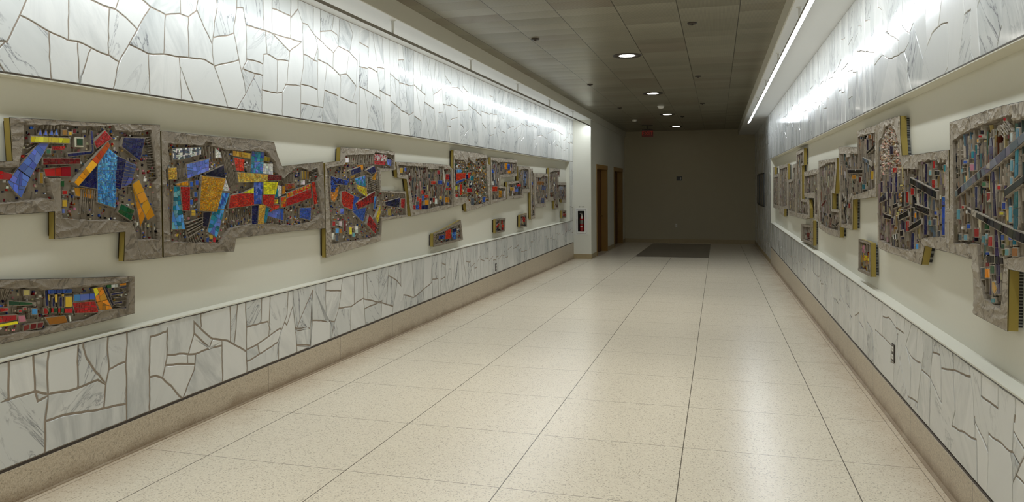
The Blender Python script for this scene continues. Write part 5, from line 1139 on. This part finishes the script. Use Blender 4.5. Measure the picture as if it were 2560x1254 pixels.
def outlet(name, pos, face, w, hgt, platemat, slotmat, label, innermat='white_plastic'):
    """face: 'Y-' on the far wall, 'X+' on the left wall, 'X-' on the right wall"""
    root = empty(name, pos); x, y, z = pos
    def put(mb, a0, a1, b0, b1, d0, d1):
        if face == 'Y-': mb.box(x+a0, x+a1, y-d1, y-d0, z+b0, z+b1)
        elif face == 'X+': mb.box(x+d0, x+d1, y+a0, y+a1, z+b0, z+b1)
        else: mb.box(x-d1, x-d0, y+a0, y+a1, z+b0, z+b1)
    h = MB(); put(h, -w/2, w/2, -hgt/2, hgt/2, 0, 0.005); h.build('cover_plate', platemat, root)
    for k in (-1, 1):
        h = MB(); put(h, -w*0.25, w*0.25, k*hgt*0.22-hgt*0.12, k*hgt*0.22+hgt*0.12, 0.005, 0.008); rec = h.build('receptacle', innermat, root)
        for j in (-1, 1):
            h = MB(); put(h, j*w*0.11-0.0015, j*w*0.11+0.0015, k*hgt*0.22-0.004, k*hgt*0.22+0.006, 0.008, 0.0085); h.build('slot', slotmat, rec)
    tag(root, label, 'outlet'); return root
ox, oz = ony(1690.5, 563, YF)
outlet('wall_outlet', (ox, YF, oz), 'Y-', 0.075, 0.12, 'trim_metal', 'slot_mark', 'small power outlet low on the dark far wall')
oy, oz = onx(1239.5, 667, XL)
outlet('wall_outlet', (XL, oy, oz), 'X+', 0.075, 0.115, 'dark_steel', 'slot_mark', 'dark-plated power outlet set in the lower marble of the left wall')
oy, oz = onx(2234, 882, XR)
outlet('wall_outlet', (XR, oy, oz), 'X-', 0.075, 0.125, 'dark_steel', 'slot_mark', 'power outlet with grey plate set in the lower marble of the right wall')

# ------------------------------------------------------------------ pictures at the far end of the right wall
for k, (yc, lab) in enumerate([(20.62, 'black-framed picture on the far right marble, nearest of the three'), (21.63, 'black-framed picture on the far right marble, middle of the three'), (22.75, 'black-framed picture on the far right marble, closest to the far wall')]):
    root = empty('framed_picture', (XR, yc, 1.4)); z0, z1 = 0.98, 1.87; w = 0.45; h = MB()
    for a, b, c, d in ((yc-w, yc-w+0.03, z0, z1), (yc+w-0.03, yc+w, z0, z1), (yc-w, yc+w, z0, z0+0.03), (yc-w, yc+w, z1-0.03, z1)): h.box(XR-0.03, XR, a, b, c, d)
    h.build('frame', 'black_frame', root)
    h = MB(); h.box(XR-0.018, XR-0.002, yc-w+0.03, yc+w-0.03, z0+0.03, z1-0.03); h.build('picture_sheet', 'picture_paper', root)
    tag(root, lab, 'picture', 'framed pictures on the far right wall')

# ------------------------------------------------------------------ fire extinguisher in its cabinet on the pier
root = empty('extinguisher_cabinet', ((fx0+fx1)/2, YPIER, fz0)); y = YPIER
h = MB(); e = 0.035
for a in ((fx0-e, fx0, fz0-e, fz1+e), (fx1, fx1+e, fz0-e, fz1+e), (fx0, fx1, fz0-e, fz0), (fx0, fx1, fz1, fz1+e)): h.box(a[0], a[1], y-0.010, y, a[2], a[3])
h.build('outer_trim', 'white_enamel', root)
h = MB(); w_ = 0.003
h.box(fx0, fx1, y+FDEP-w_, y+FDEP, fz0, fz1); h.box(fx0, fx0+w_, y, y+FDEP, fz0, fz1); h.box(fx1-w_, fx1, y, y+FDEP, fz0, fz1); h.box(fx0, fx1, y, y+FDEP, fz0, fz0+w_); h.box(fx0, fx1, y, y+FDEP, fz1-w_, fz1)
h.build('cabinet_box', 'cabinet_dark', root)
h = MB(); t = 0.032; ix0, ix1, iz0, iz1 = fx0+0.006, fx1-0.010, fz0+0.010, fz1-0.005
for a in ((ix0, ix0+t, iz0, iz1), (ix1-t, ix1, iz0, iz1), (ix0+t, ix1-t, iz0, iz0+t), (ix0+t, ix1-t, iz1-t, iz1)): h.box(a[0], a[1], y-0.026, y+0.002, a[2], a[3])
dr = h.build('door_frame', 'white_enamel', root)
h = MB(); h.box(ix0+0.006, ix0+0.018, y-0.045, y-0.026, (iz0+iz1)/2-0.05, (iz0+iz1)/2+0.05); h.build('pull_handle', 'trim_metal', dr)
h = MB(); h.box(ix0+t, ix1-t, y-0.012, y-0.009, iz0+t, iz1-t); h.build('window_pane', 'window_glass', dr)
textobj('lettering', '8 0 1 8', 0.05, ((ix0+ix1)/2+0.01, y-0.0015, fz1+0.065), Matrix.Rotation(math.pi/2, 3, 'X').to_euler(), 'slot_mark', root)
tag(root, 'white-framed glazed fire extinguisher cabinet on the pale pier', 'cabinet')
ecx = (ix0+ix1)/2; ecy = y+0.085; ez = fz0+0.004; H = fz1-0.04-ez
root = empty('fire_extinguisher', (ecx, ecy, ez)); h = MB()
h.lathe([(0.0, 0.0), (0.052, 0.0), (0.056, 0.012), (0.056, H*0.62), (0.046, H*0.72), (0.024, H*0.78), (0.018, H*0.80), (0.0, H*0.80)], (ecx, ecy, ez), 'Z', 28); h.build('cylinder_body', 'extinguisher_red', root)
h = MB(); h.lathe([(0.0, 0.0), (0.0195, 0.0), (0.0195, 0.035), (0.0, 0.035)], (ecx, ecy, ez+H*0.80), 'Z', 14)
h.box(ecx-0.05, ecx+0.012, ecy-0.008, ecy+0.008, ez+H*0.80+0.03, ez+H*0.80+0.038); h.box(ecx-0.055, ecx+0.010, ecy-0.008, ecy+0.008, ez+H*0.80+0.048, ez+H*0.80+0.056)
h.build('valve_lever', 'white_plastic', root)
h = MB(); pts = [(0.02, H*0.83), (0.045, H*0.86), (0.062, H*0.75), (0.063, H*0.5), (0.061, H*0.3)]
for (a, za), (b, zb) in zip(pts, pts[1:]):
    h.idx([(ecx+a-0.006, ecy-0.006, ez+za), (ecx+a+0.006, ecy-0.006, ez+za), (ecx+b+0.006, ecy-0.006, ez+zb), (ecx+b-0.006, ecy-0.006, ez+zb), (ecx+a-0.006, ecy+0.006, ez+za), (ecx+a+0.006, ecy+0.006, ez+za), (ecx+b+0.006, ecy+0.006, ez+zb), (ecx+b-0.006, ecy+0.006, ez+zb)],
          [(0, 1, 2, 3), (4, 5, 6, 7), (0, 3, 7, 4), (1, 2, 6, 5)])
h.build('hose', 'dark_plastic', root)
h = MB(); r = 0.0568
def arc(mb, z0, z1, a0, a1, rr=r, N=10):
    for k in range(N):
        p, q = a0+(a1-a0)*k/N, a0+(a1-a0)*(k+1)/N
        mb.face([(ecx+rr*math.sin(p), ecy-rr*math.cos(p), z0), (ecx+rr*math.sin(q), ecy-rr*math.cos(q), z0), (ecx+rr*math.sin(q), ecy-rr*math.cos(q), z1), (ecx+rr*math.sin(p), ecy-rr*math.cos(p), z1)])
arc(h, ez+H*0.42, ez+H*0.58, -1.0, 1.0); h.build('instruction_label', 'picture_paper', root)
h = MB(); zc = ez+H*0.30
h.face([(ecx-0.036, ecy-r-0.001, zc), (ecx, ecy-r-0.001, zc-0.014), (ecx+0.036, ecy-r-0.001, zc), (ecx, ecy-r-0.001, zc+0.014)]); h.build('diamond_mark', 'white_plastic', root)
h = MB(); h.box(ecx-0.005, ecx+0.035, ecy-0.063, ecy-0.061, ez+H*0.65, ez+H*0.80); h.build('inspection_tag', 'white_plastic', root)
tag(root, 'red fire extinguisher with a white tag inside the wall cabinet', 'fire extinguisher')
